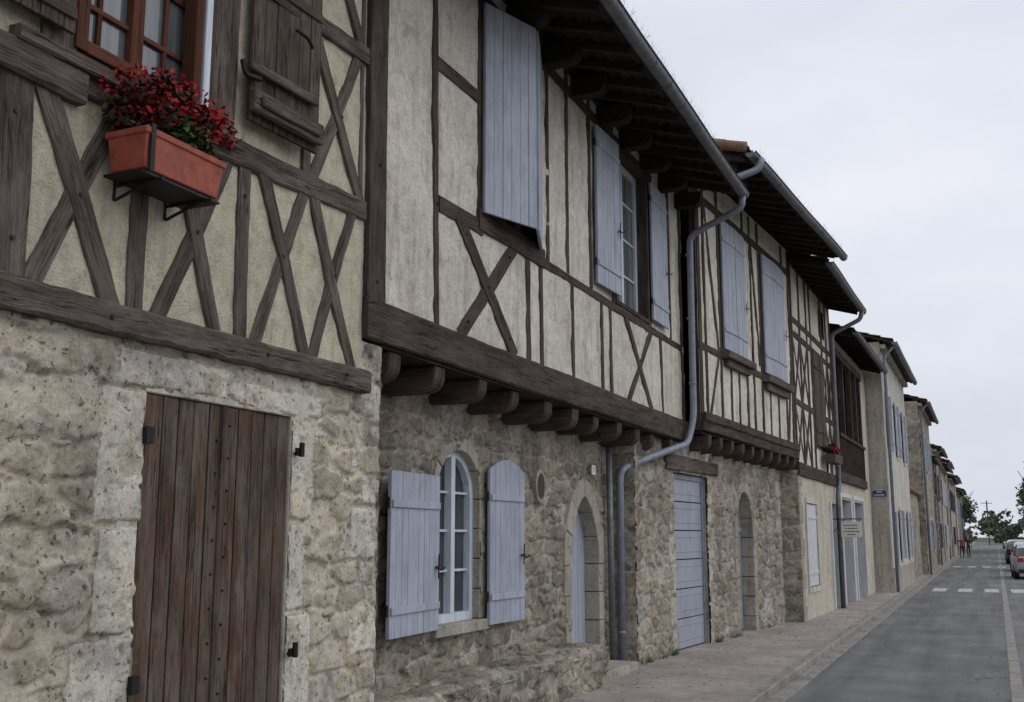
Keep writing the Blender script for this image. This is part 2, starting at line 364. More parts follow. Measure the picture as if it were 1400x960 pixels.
def window(H,tag,F,s0,s1,z0,z1,o,fm='paint_white',cols=2,rows=3,fw=.05,mt=.022,gm='glass'):
    g=H.mb('glass_'+tag,gm);box(g,F,s0,s1,o-.02,o,z0,z1)
    f=H.mb('window_frame_'+tag,fm,.004);t=.035
    for a,b in ((s0,s0+fw),(s1-fw,s1)): box(f,F,a,b,o,o+t+.01,z0,z1,'z')
    for a,b in ((z0,z0+fw),(z1-fw,z1)): box(f,F,s0+fw,s1-fw,o,o+t+.008,a,b)
    mid=(s0+s1)/2
    if cols>=2: box(f,F,mid-.045,mid+.045,o,o+t+.015,z0+fw,z1-fw,'z')
    for k in range(1,rows):
        z=z0+(z1-z0)*k/rows; box(f,F,s0+fw,s1-fw,o,o+t-.01,z-mt/2,z+mt/2)
    if cols==4:
        for x in ((s0+mid)/2,(s1+mid)/2): box(f,F,x-mt/2,x+mt/2,o,o+t-.014,z0+fw,z1-fw,'z')
def planks(mb,F,s0,s1,z0,top,o0,o1,pw=.115,gap=.005,jz=0,jw=0):
    n=max(1,round((s1-s0)/pw));E=[s0+(s1-s0)*i/n for i in range(n+1)]
    for i in range(1,n): E[i]+=U(-jw,jw)
    for i in range(n):
        a=E[i]+gap/2;b=E[i+1]-gap/2;j=U(-.0025,.0025)
        if callable(top):
            sub=4
            for k in range(sub):
                x0=a+(b-a)*k/sub;x1=a+(b-a)*(k+1)/sub
                box(mb,F,x0,x1,o0,o1+j,z0,top(x0),'z',zr=top(x1))
        else: box(mb,F,a,b,o0,o1+j,z0-jz*R(),top,'z')
def shutter(H,tag,G,w,z0,z1,mat='paint_lavender',arch=0,latch=1,batt=(.16,.84)):
    p=H.mb('shutter_'+tag,mat,.0025)
    top=z1 if not arch else (lambda s:z1-arch*(abs(2*s/w-1))**2)
    planks(p,G,0,w,z0,top,.006,.034)
    box(p,G,.003,w-.003,.0,.007,z0+.004,z1-arch-.006,'z')
    for k in batt:
        z=z0+(z1-z0)*k; box(p,G,.012,w-.012,.034,.050,z-.03,z+.03)
    ir=H.mb('ironwork_'+tag,'iron')
    if latch:
        s=w-.07; zc=z0+(z1-z0)*.42
        tube(ir,[G(s,.06,zc-.12),G(s,.06,zc+.05),G(s-.02,.075,zc+.09)],.007,6,.02)
        box(ir,G,s-.05,s+.03,.05,.062,zc-.03,zc-.012);tube(ir,[G(s-.05,.06,zc-.03),G(s-.03,.11,zc-.05),G(s,.12,zc-.02)],.007,6,.02)
        for k in batt:
            z=z0+(z1-z0)*k;tube(ir,[G(-.02,.02,z-.04),G(-.02,.02,z+.05)],.012,7)
    return p
def tileroof(H,F,s0,s1,eo,ez,depth=5.,slope=.3,tag='roof',raft=.5,deck_out=-.2,rw=.075,gut=True,soff='wood_soffit',tufts=0):
    T=H.mb(tag+'_tiles','roof_tile',0,True)
    sa=np.arange(s0-.03,s1+.031,.0467 if (s1-s0)<14 else .07);rows=int((eo+depth)/.34)
    vs=[];prof=[abs(math.sin(math.pi*(x-s0)/.21))**.7*.07 for x in sa]
    lines=[]
    for r in range(rows):
        for e,dz in ((0,.03),(.34,.0)):
            o=eo+.04-r*.34-e; lines.append((o,ez+.10+slope*(eo-o)+dz,r))
    for o,z,r in lines:
        for x,p in zip(sa,prof): vs.append(F(x,o+.015*math.sin(x*31+r),z+p+.01*math.sin(x*7+r)))
    n=len(sa);fs=[];uv=[]
    for i in range(len(lines)-1):
        for k in range(n-1):
            a=i*n+k;fs.append([a,a+1,a+n+1,a+n]);uv.append([(0,0)]*4)
    T.add(vs,fs,uv)
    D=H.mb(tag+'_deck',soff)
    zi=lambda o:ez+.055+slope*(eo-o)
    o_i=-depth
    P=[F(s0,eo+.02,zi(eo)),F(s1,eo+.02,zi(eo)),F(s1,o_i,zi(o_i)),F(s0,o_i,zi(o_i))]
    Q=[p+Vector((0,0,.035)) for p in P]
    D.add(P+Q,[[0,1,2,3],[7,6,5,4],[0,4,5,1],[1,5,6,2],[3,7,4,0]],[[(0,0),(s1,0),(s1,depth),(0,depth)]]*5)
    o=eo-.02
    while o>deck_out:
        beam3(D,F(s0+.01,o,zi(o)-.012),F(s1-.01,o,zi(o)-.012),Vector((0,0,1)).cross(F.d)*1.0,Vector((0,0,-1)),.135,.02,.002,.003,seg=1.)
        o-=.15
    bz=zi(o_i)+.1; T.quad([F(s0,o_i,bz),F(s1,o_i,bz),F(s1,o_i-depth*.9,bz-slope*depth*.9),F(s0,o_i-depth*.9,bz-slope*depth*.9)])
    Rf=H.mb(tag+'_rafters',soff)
    if raft:
        k=s0+.08
        while k<s1-.02:
            a=F(k,-.15,zi(-.15)-.075);b=F(k,eo-.03,zi(eo-.03)-.075)
            beam3(Rf,a,b,F.d,Vector((0,0,-1)),rw,.10,.003,.006,seg=.4); k+=raft
    if gut:
        G=H.mb(tag+'_gutter','zinc',0,True);gr=.075
        pr=[(math.cos(math.pi*(1+k/8))*gr,math.sin(math.pi*(1+k/8))*gr) for k in range(9)]
        pr=[(-gr,.012)]+pr+[(gr,.012),(gr+.012,.022),(gr+.02,.008)]
        L=s1-s0;m=max(2,int(L/1.0));vs=[];fs=[];uv=[]
        for i in range(m+1):
            s=s0-.04+(L+.08)*i/m;dz=.010*math.sin(i*1.7)
            for a,b in pr: vs.append(F(s,eo+.085+a,ez+.04+b+dz))
        q=len(pr)
        for i in range(m):
            for k in range(q-1): a=i*q+k;fs.append([a,a+1,a+q+1,a+q]);uv.append([(0,0)]*4)
        G.add(vs,fs,uv)
        for s in (s0-.04,s1+.04):
            G.quad([F(s,eo+.085+a,ez+.04+b) for a,b in pr[1:10]],0,[(0,0)]*9)
        B=H.mb(tag+'_gutter_brackets','zinc')
        k=s0+.3
        while k<s1:
            pts=[F(k,eo+.085+math.cos(math.pi*(1+t/6))*(gr+.006),ez+.04+math.sin(math.pi*(1+t/6))*(gr+.006)) for t in range(7)]
            for i in range(6):
                a,b=pts[i],pts[i+1];e=F.d*.014;B.quad([a-e,a+e,b+e,b-e])
            k+=.62
    if tufts:
        mt=H.mb('bird_spikes_and_moss','dry_moss')
        for i in range(tufts):
            s=U(s0,s1);b=F(s,eo+.09+U(-.06,.10),ez+.08);h=U(.04,.15)*(1.4 if R()<.2 else .8)
            t=b+F.d*U(-.07,.07)+F.n*U(-.05,.06)+Vector((0,0,h));w=F.d*.004
            mt.quad([b-w,b+w,t],0,[(0,0)]*3)
def shell(H,F,s0,s1,o,zt,depth=9,mat='plaster_beige',slope=.3,back=-.55):
    b=H.mb('side_and_rear_walls',mat)
    zr=zt+slope*depth*.5
    L=[F(s0,o,0),F(s0,-depth,0),F(s0,-depth,zt),F(s0,-depth/2,zr),F(s0,o,zt)]
    Rr=[F(s1,o,0),F(s1,-depth,0),F(s1,-depth,zt),F(s1,-depth/2,zr),F(s1,o,zt)]
    b.quad(L,0,[(0,0)]*5);b.quad(Rr[::-1],0,[(0,0)]*5)
    b.quad([L[1],Rr[1],Rr[2],L[2]])
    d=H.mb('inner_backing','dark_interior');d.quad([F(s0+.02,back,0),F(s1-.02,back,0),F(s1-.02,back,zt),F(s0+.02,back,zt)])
def archtop(s0,s1,zs,zp,kind):
    sc=(s0+s1)/2;hw=(s1-s0)/2
    def f(s):
        x=np.clip(np.abs((s-sc)/hw),0,1)
        if kind=='round': v=zs+(zp-zs)*np.sqrt(np.maximum(0,1-x*x))
        else: v=zs+(zp-zs)*np.maximum(0,1-x**1.5)**.60
        return v
    return f
def outline(s0,s1,z0,zs,zp,kind,n=18):
    f=archtop(s0,s1,zs,zp,kind);P=[(s0,z) for z in np.linspace(z0,zs,6)[:-1]]
    for k in range(n+1):
        x=-math.cos(math.pi*k/n);s=(s0+s1)/2+x*(s1-s0)/2;P.append((s,float(f(s))))
    P+=[(s1,z) for z in np.linspace(zs,z0,6)[1:]]
    return P
def ring(mb,F,P,w,of,ob,block=.3,gap=.006,jw=.0):
    P=[Vector((a,b)) for a,b in P];n=len(P);N=[]
    for i in range(n):
        d=(P[min(i+1,n-1)]-P[max(i-1,0)]).normalized(); N.append(Vector((-d.y,d.x)))
    L=[0]
    for i in range(n-1): L.append(L[-1]+(P[i+1]-P[i]).length)
    def at(x):
        for i in range(n-1):
            if x<=L[i+1] or i==n-2:
                t=(x-L[i])/max(1e-6,L[i+1]-L[i]);return P[i].lerp(P[i+1],t),N[i].lerp(N[i+1],t).normalized()
    nb=max(1,round(L[-1]/block))
    m=3 if nb>2 else 30
    for b in range(nb):
        x0=L[-1]*b/nb+gap/2;x1=L[-1]*(b+1)/nb-gap/2;ww=w*(1+U(-jw,jw));fo=of+U(-.006,.006)*(1 if jw else 0)
        a=[at(x0+(x1-x0)*k/m) for k in range(m+1)]
        for k in range(m):
            (p,n0),(q,n1)=a[k],a[k+1];p2=p+n0*ww;q2=q+n1*ww
            A=[F(p.x,fo,p.y),F(q.x,fo,q.y),F(q2.x,fo,q2.y),F(p2.x,fo,p2.y)]
            B=[F(p.x,ob,p.y),F(q.x,ob,q.y),F(q2.x,ob,q2.y),F(p2.x,ob,p2.y)]
            V=A+B;fs=[[0,1,2,3],[1,0,4,5],[3,2,6,7]]
            if k==0: fs.append([0,3,7,4])
            if k==m-1: fs.append([2,1,5,6])
            mb.add(V,fs,[[(x0,0),(x1,0),(x1,w),(x0,w)]]*len(fs))
def foliage(mb,c,rad,n,size,mats=1,cl=12,seed=1):
    rd=random.Random(seed);C=[]
    for _ in range(cl):
        while True:
            v=Vector((rd.uniform(-1,1),rd.uniform(-1,1),rd.uniform(-1,1)))
            if v.length<1: break
        C.append((Vector((v.x*rad[0],v.y*rad[1],v.z*rad[2]))*.8,rd.uniform(.2,.5),rd.randrange(mats)))
    for i in range(n):
        cc,cr,mi=C[rd.randrange(cl)]
        v=Vector((rd.gauss(0,1),rd.gauss(0,1),rd.gauss(0,1))).normalized()*rd.uniform(.3,1)**.5*cr
        p=Vector(c)+cc+Vector((v.x*rad[0],v.y*rad[1],v.z*rad[2]))
        a=Vector((rd.gauss(0,1),rd.gauss(0,1),rd.gauss(0,.6))).normalized();b=a.cross(Vector((rd.gauss(0,1),rd.gauss(0,1),rd.gauss(0,1)))).normalized()
        s=size*rd.uniform(.5,1.2);a*=s;b*=s*.6
        m=mi if rd.random()<.75 else rd.randrange(mats)
        mb.quad([p-a,p-b*.8,p+a,p+b],m)
# ================================================================== HOUSE A
A=House('half_timbered_house_with_plank_door');FA=Frame(-4,0,-4,10)
BL=[(4.13,5.03,2.43,2.63),(5.05,6.02,2.42,2.57)]
for z0,z1,l in ((1.72,2.42,4.02),(1.17,1.70,4.06),(.56,1.15,3.93),(-.1,.54,4.03)): BL.append((l,4.36,z0,z1))
for z0,z1,l in ((1.76,2.40,5.93),(1.19,1.74,5.86),(.55,1.17,5.95),(-.1,.53,5.88)): BL.append((5.67,l,z0,z1))
z=-.1;k=0
while z<3:
    h=(.30,.38,.26,.34)[k%4];BL.append((6.76-(.36 if k%2 else .22),6.9,z+.01,z+h-.01,.8));z+=h;k+=1
hA=lambda S,Z:stone_h(S,Z,.33,.19,.030,3,.54,BL,.14)
door=(4.35,5.68,-.2,2.41)
wallgrid('stone_wall',A.e,'stone_cream',FA,3.0,6.76,-.05,2.72,.0135,[door],None,hA,-.02)
wallgrid('stone_wall_end',A.e,'stone_cream',FA,-1.,3.0,-.05,2.72,.05,[],None,hA,-.02)
wallgrid('stone_wall_corner',A.e,'stone_cream',FA,6.47,6.76,2.72,3.04,.0135,[],None,hA,-.02)
FAr=Frame(-4.01,6.755,-4.9,6.755)
wallgrid('stone_wall_return',A.e,'stone_cream',FAr,-.01,.9,-.05,3.04,.03,[],None,lambda S,Z:stone_h(S,Z,.3,.2,.02,3,.4),0)
wallgrid('roughcast_wall',A.e,'roughcast_cream',FA,-1,6.47,2.70,7.0,.04,[(3.68,4.66,4.04,5.75)],None,plast(.022,4,.5),0)
W=A.mb('timber_frame','wood_weathered')
fb(W,FA,-1,2.73,6.53,2.745,.165,-.06,.06,.007,.016)
fb(W,FA,-1,3.84,3.74,3.86,.17,-.05,.065,.008,.016);fb(W,FA,3.6,3.90,6.46,4.01,.16,-.05,.028,.006,.012)
fb(W,FA,3.30,3.97,4.9,3.965,.07,-.05,.085,.004,.01)
for q in [(3.36,3.80,3.40,2.78,.20),(4.20,3.86,4.20,2.78,.12),(5.06,3.90,5.08,2.78,.115),
          (2.4,3.8,2.4,2.78,.13)]: fb(W,FA,*q,-.05,.018,.005,.007,bow=.01)
for q in [(3.51,3.83,4.05,2.78,.135),(4.48,3.87,4.86,2.78,.11),(5.22,3.95,5.77,2.78,.11),(5.78,3.97,6.35,2.78,.105),(5.75,5.12,6.39,4.06,.105),
          (2.5,3.8,3.2,2.78,.12)]: fb(W,FA,*q,-.05,.022,.005,.007,bow=.015)
for q in [(3.97,3.76,3.52,2.78,.115),(4.90,3.88,4.36,2.78,.115),(5.72,3.97,5.21,2.78,.11),(6.32,3.99,5.83,2.78,.10),(6.32,5.14,5.78,4.04,.105),
          (3.2,3.8,2.5,2.78,.12)]: fb(W,FA,*q,-.05,.015,.005,.007,bow=.015)
fb(W,FA,5.66,5.17,6.46,5.21,.13,-.05,.03);fb(W,FA,5.75,6.2,6.36,5.27,.11,-.05,.02)
fb(W,FA,4.80,6.8,4.80,4.0,.26,-.05,.03);fb(W,FA,3.55,6.8,3.58,3.95,.20,-.05,.028);fb(W,FA,6.38,7,6.40,4.05,.05,-.05,.01)
fb(W,FA,5.70,6.8,5.70,4.05,.09,-.05,.02)
pg=A.mb('timber_pegs','wood_dark')
for s,z in ((3.36,3.6),(3.40,3.0),(4.2,3.65),(5.06,3.7),(3.78,3.32),(4.65,3.36),(5.47,3.42),(6.08,3.43),(5.3,2.75),(4.0,2.74),(6.2,2.75),(6.1,4.6)):
    tube(pg,[FA(s,.0,z),FA(s,.03 if z>2.8 else .075,z)],.012,7)
rv=A.mb('window_reveal','wood_dark');reveal(rv,FA,3.68,4.66,4.04,5.75,.03,-.16,.05)
window(A,'first_floor',FA,3.68,4.66,4.04,5.75,-.10,'wood_redbrown',4,5,.075,.03,'glass_with_net_curtain')
f=A.mb('casement_edge','paint_white_blue',.004);box(f,FA,4.60,4.655,-.05,.05,4.05,5.74,'z')
f=A.mb('window_outer_frame','wood_redbrown',.004)
for a,b in ((3.66,3.74),(4.52,4.585)): box(f,FA,a,b,-.05,.045,4.05,5.74,'z')
box(f,FA,3.74,4.52,-.05,.04,4.05,4.12)
G=FA.sub(4.99,.05,5.67,.09)
shutter(A,'right',G,.68,4.16,6.0,'wood_shutter_brown',0,0,(.05,.52))
sh=A.mb('shutter_board','wood_weathered',.008)
box(sh,G,-.03,.66,.052,.10,4.20,4.34);box(sh,G,.02,.60,.10,.125,4.235,4.305)
box(sh,G,-.05,.62,.052,.085,4.46,4.52)
shutter(A,'left',FA.sub(2.95,.06,3.60,.06),.66,4.08,6.0,'wood_shutter_brown',0,0,(.05,.5))
ir=A.mb('shutter_hinges','iron')
tube(ir,[FA(4.93,.06,4.52),FA(4.93,.09,4.42),FA(5.02,.13,4.42)],.02,7,.03);box(ir,FA,4.93,5.6,.10,.108,5.02,5.05)
tube(ir,[FA(5.35,.14,4.9),FA(5.42,.19,4.86),FA(5.5,.17,4.83)],.012,6,.03)
js=A.mb('door_reveal_stones','limestone_dressed',.006)
box(js,FA,4.2,4.353,-.25,-.016,-.05,2.41,'z');box(js,FA,5.677,5.8,-.25,-.016,-.05,2.41,'z');box(js,FA,4.353,5.677,-.25,-.016,2.407,2.5)
dr=A.mb('plank_door','wood_door',.003)
planks(dr,FA,4.362,5.005,.02,2.40,-.07,-.028,.13,.010,0,.015);planks(dr,FA,5.03,5.668,.02,2.40,-.07,-.028,.128,.010,0,.015)
box(dr,FA,4.992,5.043,-.04,-.012,.02,2.40,'z')
dk=A.mb('door_backing','grout_dark');box(dk,FA,4.34,5.69,-.2,-.075,-.05,2.42)
ir2=A.mb('door_pintles','iron')
for z in (.93,2.17):
    tube(ir2,[FA(5.70,.0,z),FA(5.70,.06,z)],.012,6);tube(ir2,[FA(5.70,.055,z-.02),FA(5.70,.055,z+.07)],.018,8);box(ir2,FA,5.66,5.735,.03,.045,z-.015,z+.035)
for z in (.9,2.17): box(ir2,FA,4.33,4.385,.0,.03,z-.04,z+.05)
for i in range(24):
    box(ir2,FA,(5.07 if i%2 else 4.96)-.006,(5.07 if i%2 else 4.96)+.006,-.03,-.018,.1+i*.095,.112+i*.095)
shell(A,FA,-1,6.46,-.3,6.9);tileroof(A,FA,-1,6.44,.8,6.9)
A.finish()
# planter
pl=bpy.data.objects.new('flower_window_box',None);SC.collection.objects.link(pl)
mb=MB();s0,s1,o0,o1,z0,z1=3.90,4.50,.05,.31,3.47,3.68
def frust(mb,F,s0,s1,o0,o1,z0,z1,t):
    lo=[F(s0+t,o0+t*.6,z0),F(s1-t,o0+t*.6,z0),F(s1-t,o1-t,z0),F(s0+t,o1-t,z0)];hi=[F(s0,o0,z1),F(s1,o0,z1),F(s1,o1,z1),F(s0,o1,z1)]
    mb.add(lo+hi,[[0,3,2,1],[4,5,6,7],[3,7,6,2],[0,1,5,4],[0,4,7,3],[1,2,6,5]],[[(0,0)]*4]*6)
frust(mb,FA,s0,s1,o0,o1,z0,z1-.03,.022);frust(mb,FA,s0-.012,s1+.012,o0-.012,o1+.012,z1-.035,z1,.003)
frust(mb,FA,s0+.02,s1-.02,o0+.02,o1-.008,z0+.10,z0+.125,.002)
mkobj('trough',mb,['terracotta'],pl,.006)
mb=MB();frust(mb,FA,s0+.012,s1-.012,o0+.01,o1-.012,z1-.0,z1+.012,.001);mkobj('soil',mb,['grout_dark'],pl)
mb=MB()
for s in (4.02,4.40):
    tube(mb,[FA(s,.0,3.44),FA(s,.32,3.44)],.010,6,.02);tube(mb,[FA(s,.0,3.62),FA(s,.0,3.36),FA(s,.24,3.44)],.009,6,.02)
box(mb,FA,3.92,3.95,.31,.325,3.45,3.70);box(mb,FA,3.90,4.50,.04,.29,3.445,3.458)
mkobj('iron_brackets',mb,['iron'],pl)
mb=MB();foliage(mb,FA(4.20,.17,3.86),(.20,.44,.20),3000,.026,3,34,seed=4)
mkobj('begonia_leaves_and_flowers',mb,['leaf_dark_red','petal_red','leaf_dark_red'],pl)
mb=MB();foliage(mb,FA(4.20,.19,3.91),(.22,.46,.19),1000,.020,1,70,seed=9)
mkobj('begonia_flowers',mb,['petal_red'],pl)
mb=MB();foliage(mb,FA(4.18,.17,3.78),(.18,.40,.12),1200,.028,1,24,seed=19)
mkobj('begonia_green_leaves',mb,['leaf_green'],pl)
# ================================================================== HOUSE B
B=House('half_timbered_house_with_blue_shutters');FB=FA;Fb=Frame(-4.5,0,-4.5,10)
w1=(8.50,9.80,4.62,6.62);w2=(12.47,13.87,4.58,6.62)
wallgrid('plaster_wall',B.e,'plaster_grey',FB,6.47,15.82,3.30,7.05,.05,[w1,w2],None,plast(.026,9,.5),0)
T=B.mb('timber_frame','wood_dark')
fb(T,FB,6.47,3.215,15.78,3.205,.31,-.10,.05,.006,.014)
fb(T,FB,6.60,3.37,6.55,7.0,.25,-.05,.045)
fb(T,FB,7.62,3.35,7.50,7.0,.085,-.05,.016)
fb(T,FB,7.64,4.41,8.5,4.43,.15,-.05,.016);fb(T,FB,8.4,4.50,10.0,4.50,.20,-.05,.03);fb(T,FB,9.9,4.47,15.7,4.47,.10,-.05,.014)
fb(T,FB,7.56,5.66,8.42,5.67,.13,-.05,.014)
fb(T,FB,7.98,4.42,9.25,3.35,.16,-.05,.020,bow=.012);fb(T,FB,9.24,4.44,8.05,3.35,.15,-.05,.014,bow=.012)
for s,w in ((9.58,.12),(9.93,.09),(10.86,.085),(11.88,.09),(12.22,.09),(14.50,.09),(15.70,.14)): fb(T,FB,s,4.42,s+.03,3.34,w,-.05,.014,bow=.008)
fb(T,FB,12.84,4.44,13.98,3.33,.12,-.05,.018);fb(T,FB,14.04,4.44,12.90,3.33,.12,-.05,.013)
for s,w in ((8.44,.10),(9.88,.12),(10.12,.085),(10.72,.09),(11.50,.09),(12.38,.14),(13.96,.14),(15.05,.09),(15.70,.14)): fb(T,FB,s,7.0,s+.02,4.52,w,-.05,.014,bow=.008)
fb(T,FB,6.6,6.98,15.7,6.98,.16,-.05,.02);fb(T,FB,8.4,6.70,14.2,6.70,.13,-.05,.017)
pg=B.mb('timber_pegs','wood_soffit')
for s,z in ((8.62,3.9),(8.15,4.28),(9.1,4.3),(9.1,3.5),(8.2,3.5),(7.6,4.4),(6.6,3.5),(6.6,4.4),(13.47,3.88)): tube(pg,[FB(s,.0,z),FB(s,.03 if s>7 else .055,z)],.012,7)
rv=B.mb('window_reveals','wood_dark')
reveal(rv,FB,*w1,.028,-.22,.05);reveal(rv,FB,*w2,.028,-.20,.05)
window(B,'upper_left',FB,*w1,-.2,'paint_white',2,4);window(B,'upper_right',FB,*w2,-.17,'paint_white_blue',2,4,.08,.03,'glass_with_net_curtain')
shutter(B,'upper_a',FB.sub(8.45,.03,9.13,.27),.72,4.56,6.62,latch=0,batt=())
shutter(B,'upper_b',FB.sub(9.16,.27,9.84,.03),.72,4.56,6.62,latch=0,batt=())
shutter(B,'upper_c',FB.sub(11.60,.035,12.40,.07),.80,4.60,6.58,latch=1,batt=(.13,.88))
shutter(B,'upper_d',FB.sub(13.95,.04,14.75,.04),.80,4.60,6.58,latch=1,batt=(.13,.88))
ss=B.mb('brackets_under_eaves','wood_soffit')
for i in range(10):
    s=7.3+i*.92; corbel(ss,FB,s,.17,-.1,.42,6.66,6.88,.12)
bw=(8.66,9.56,.86,2.05,2.46);bd=(12.12,13.12,-.1,1.45,2.14)
tw=archtop(bw[0],bw[1],bw[3],bw[4],'round');td=archtop(bd[0],bd[1],bd[3],bd[4],'pointed')
def holeb(S,Z): return ((S>bw[0]-.01)&(S<bw[1]+.01)&(Z>bw[2])&(Z<tw(S)+.01))|((S>bd[0]-.01)&(S<bd[1]+.01)&(Z<td(S)+.01))
hB=lambda S,Z:stone_h(S,Z,.31,.18,.040,21,.44)
wallgrid('stone_wall',B.e,'stone_grey',Fb,6.7,13.80,-.05,3.05,.018,[],holeb,hB,-.03)
vs=B.mb('arch_stones','limestone_grey',.008)
ring(vs,Fb,outline(*bw[:3],bw[3],bw[4],'round'),.13,.0,-.30,.28,.008,.35)
ring(vs,Fb,outline(bd[0],bd[1],bd[2],bd[3],bd[4],'pointed'),.23,.012,-.36,.34,.01,.2)
box(vs,Fb,8.55,9.68,-.3,.06,.76,.86)
gl=B.mb('glass_arched','glass');gl.quad([Fb(s,-.15,z) for s,z in outline(*bw[:3],bw[3],bw[4],'round')][::-1],0,[(0,0)]*29)
fr=B.mb('arched_window_frame','paint_white_blue',.002)
ring(fr,Fb,outline(8.72,9.50,.86,2.02,2.40,'round'),.07,-.08,-.152,50,0)
box(fr,Fb,8.72,9.50,-.151,-.075,.86,.94)
for z in (1.33,1.70,2.06): box(fr,Fb,8.72,9.50,-.149,-.11,z-.012,z+.012)
box(fr,Fb,9.07,9.15,-.148,-.07,.94,2.40,'z')
shutter(B,'lower_left',Fb.sub(7.55,.12,8.60,.05),.98,.84,2.18,batt=(.16,.80))
shutter(B,'lower_right',Fb.sub(9.62,.05,10.40,.08),.80,.80,2.42,arch=.12,batt=(.16,.76))
dd=B.mb('arched_door','paint_lavender',.003);planks(dd,Fb,12.13,13.11,.02,lambda s:float(td(s)),-.22,-.18,.14,.008)
sp=B.mb('door_step','limestone_grey',.01);box(sp,Fb,11.95,13.3,-.3,.45,-.05,.10)
ov=B.mb('oval_medallion','limestone_grey',.004)
cs=[(11.07+.14*math.cos(a),2.2+.19*math.sin(a)) for a in [i*math.pi/10 for i in range(20)]]
n=20;ov.add([Fb(a,.04,b) for a,b in cs]+[Fb(a,-.02,b) for a,b in cs],[list(range(n))]+[[i,i+n,(i+1)%n+n,(i+1)%n] for i in range(n)],[[(0,0)]*n]+[[(0,0)]*4]*n)
ov2=B.mb('oval_medallion_dark_disc','grout_dark');ov2.add([Fb(11.07+(a-11.07)*.75,.044,2.2+(b-2.2)*.75) for a,b in cs],[list(range(n))],[[(0,0)]*n])  # flat dark disc just proud of the medallion face, no hollow modelled
nm=B.mb('house_number_plate','plate_white',.003);box(nm,Fb,12.80,12.93,.03,.045,2.42,2.54)
nm=B.mb('house_number_digit','iron');box(nm,Fb,12.855,12.87,.045,.047,2.445,2.52,'z');box(nm,Fb,12.84,12.87,.045,.0468,2.505,2.52)
cb=B.mb('jetty_corbels','wood_dark',.01)
for i in range(11):
    s=6.95+.80*i+U(-.04,.04);corbel(cb,Fb,s,U(.17,.20),-.1,.49+U(-.025,.025),2.82+U(-.015,.015),3.03,.14)
jt=B.mb('jetty_floor_boards','wood_soffit')
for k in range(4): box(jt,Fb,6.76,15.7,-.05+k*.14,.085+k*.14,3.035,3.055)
FN=Frame(-3.98,0,-3.98,10)
wallgrid('bench_front',B.e,'stone_grey',FN,6.76,11.8,-.05,.42,.02,[],None,lambda S,Z:stone_h(S,Z,.30,.15,.04,31,.42),0)
sa=np.linspace(6.76,11.83,210);oa=np.linspace(-.54,.03,26);SS,OO=np.meshgrid(sa,oa,indexing='ij')
hh,mm,rr=stone_h(SS,OO,.45,.30,.045,33,.35);ed=sstep(.03,-.06,OO)*sstep(11.83,11.76,SS);ZZ=.385+hh*.9*ed+.03*ed-.02*(1-ed)
me=bpy.data.meshes.new('bench_top');n2=len(oa)
I,J=np.meshgrid(np.arange(len(sa)-1),np.arange(n2-1),indexing='ij');a_=(I*n2+J).ravel()
me.from_pydata(np.stack([-3.98+OO,SS,ZZ],-1).reshape(-1,3).tolist(),[],np.stack([a_,a_+1,a_+n2+1,a_+n2],-1)[:,::-1].tolist());me.materials.append(MATS['stone_grey'])
for an,arr in (('sm',mm),('sr',rr)):
    at=me.attributes.new(an,'FLOAT','POINT');at.data.foreach_set('value',arr.astype(np.float32).ravel())
me.polygons.foreach_set('use_smooth',[True]*len(me.polygons));me.update();ob=bpy.data.objects.new('bench_top',me);SC.collection.objects.link(ob);ob.parent=B.e
Fx=Frame(-3.97,11.80,-4.5,11.80)
wallgrid('bench_end',B.e,'stone_grey',Fx,0,.52,-.05,.40,.03,[],None,lambda S,Z:stone_h(S,Z,.30,.15,.02,31,.35),0)
shell(B,FB,6.48,15.76,-.9,6.95,back=-1.1);tileroof(B,FB,6.46,15.45,1.0,6.68,raft=.5,tufts=700)
dp=B.mb('downpipe','zinc_blue',0,True)
tube(dp,[(-2.92,15.38,6.68),(-2.94,15.40,6.50),(-3.80,15.62,6.22),(-3.82,15.62,3.40),(-3.88,15.45,3.0),(-4.06,14.3,2.75),(-4.34,13.58,2.52),(-4.36,13.60,.0)],.05,12,.14)
for z in (5.9,4.9,3.9): tube(dp,[(-3.82,15.62,z),(-3.82,15.62,z+.035)],.058,12)
for z in (.4,1.35,2.2): tube(dp,[(-4.36,13.6,z),(-4.36,13.6,z+.035)],.058,12)
dp2=B.mb('cast_iron_pipe','zinc',0,True);tube(dp2,[(-4.42,13.36,2.95),(-4.40,13.36,0)],.042,10)
B.finish()
# ================================================================== HOUSE C
C=House('half_timbered_house_with_garage');FC=Frame(-3.8,15.3,-3.3,21.2);Fc=Frame(-4.15,14.6,-3.65,21.2)
c1=(1.72,3.0,4.70,6.80);c2=(4.2,5.75,4.62,6.82)
wallgrid('plaster_wall',C.e,'plaster_ivory',FC,.50,6.45,3.25,7.45,.07,[c1,c2],None,plast(.024,12,.5),0)
T=C.mb('timber_frame','wood_dark')
fb(T,FC,.50,3.36,6.45,3.28,.26,-.10,.06,.007,.014);fb(T,FC,.58,3.4,.58,7.4,.14,-.10,.02);fb(T,FC,.85,3.5,.85,7.4,.09)
for s,w in ((1.62,.1),(3.12,.12),(3.55,.09),(4.1,.1),(5.86,.1),(6.34,.14)): fb(T,FC,s,3.4,s,7.4,w,-.05,.016,bow=.015)
for s in (2.15,2.6,4.6,5.2): fb(T,FC,s,3.42,s+.03,4.5,.085,-.05,.014,bow=.01)
fb(T,FC,.95,6.9,1.5,4.6,.1,-.05,.014);fb(T,FC,3.62,6.9,4.0,4.7,.1,-.05,.014);fb(T,FC,1.0,3.5,1.55,4.6,.09,-.05,.012)
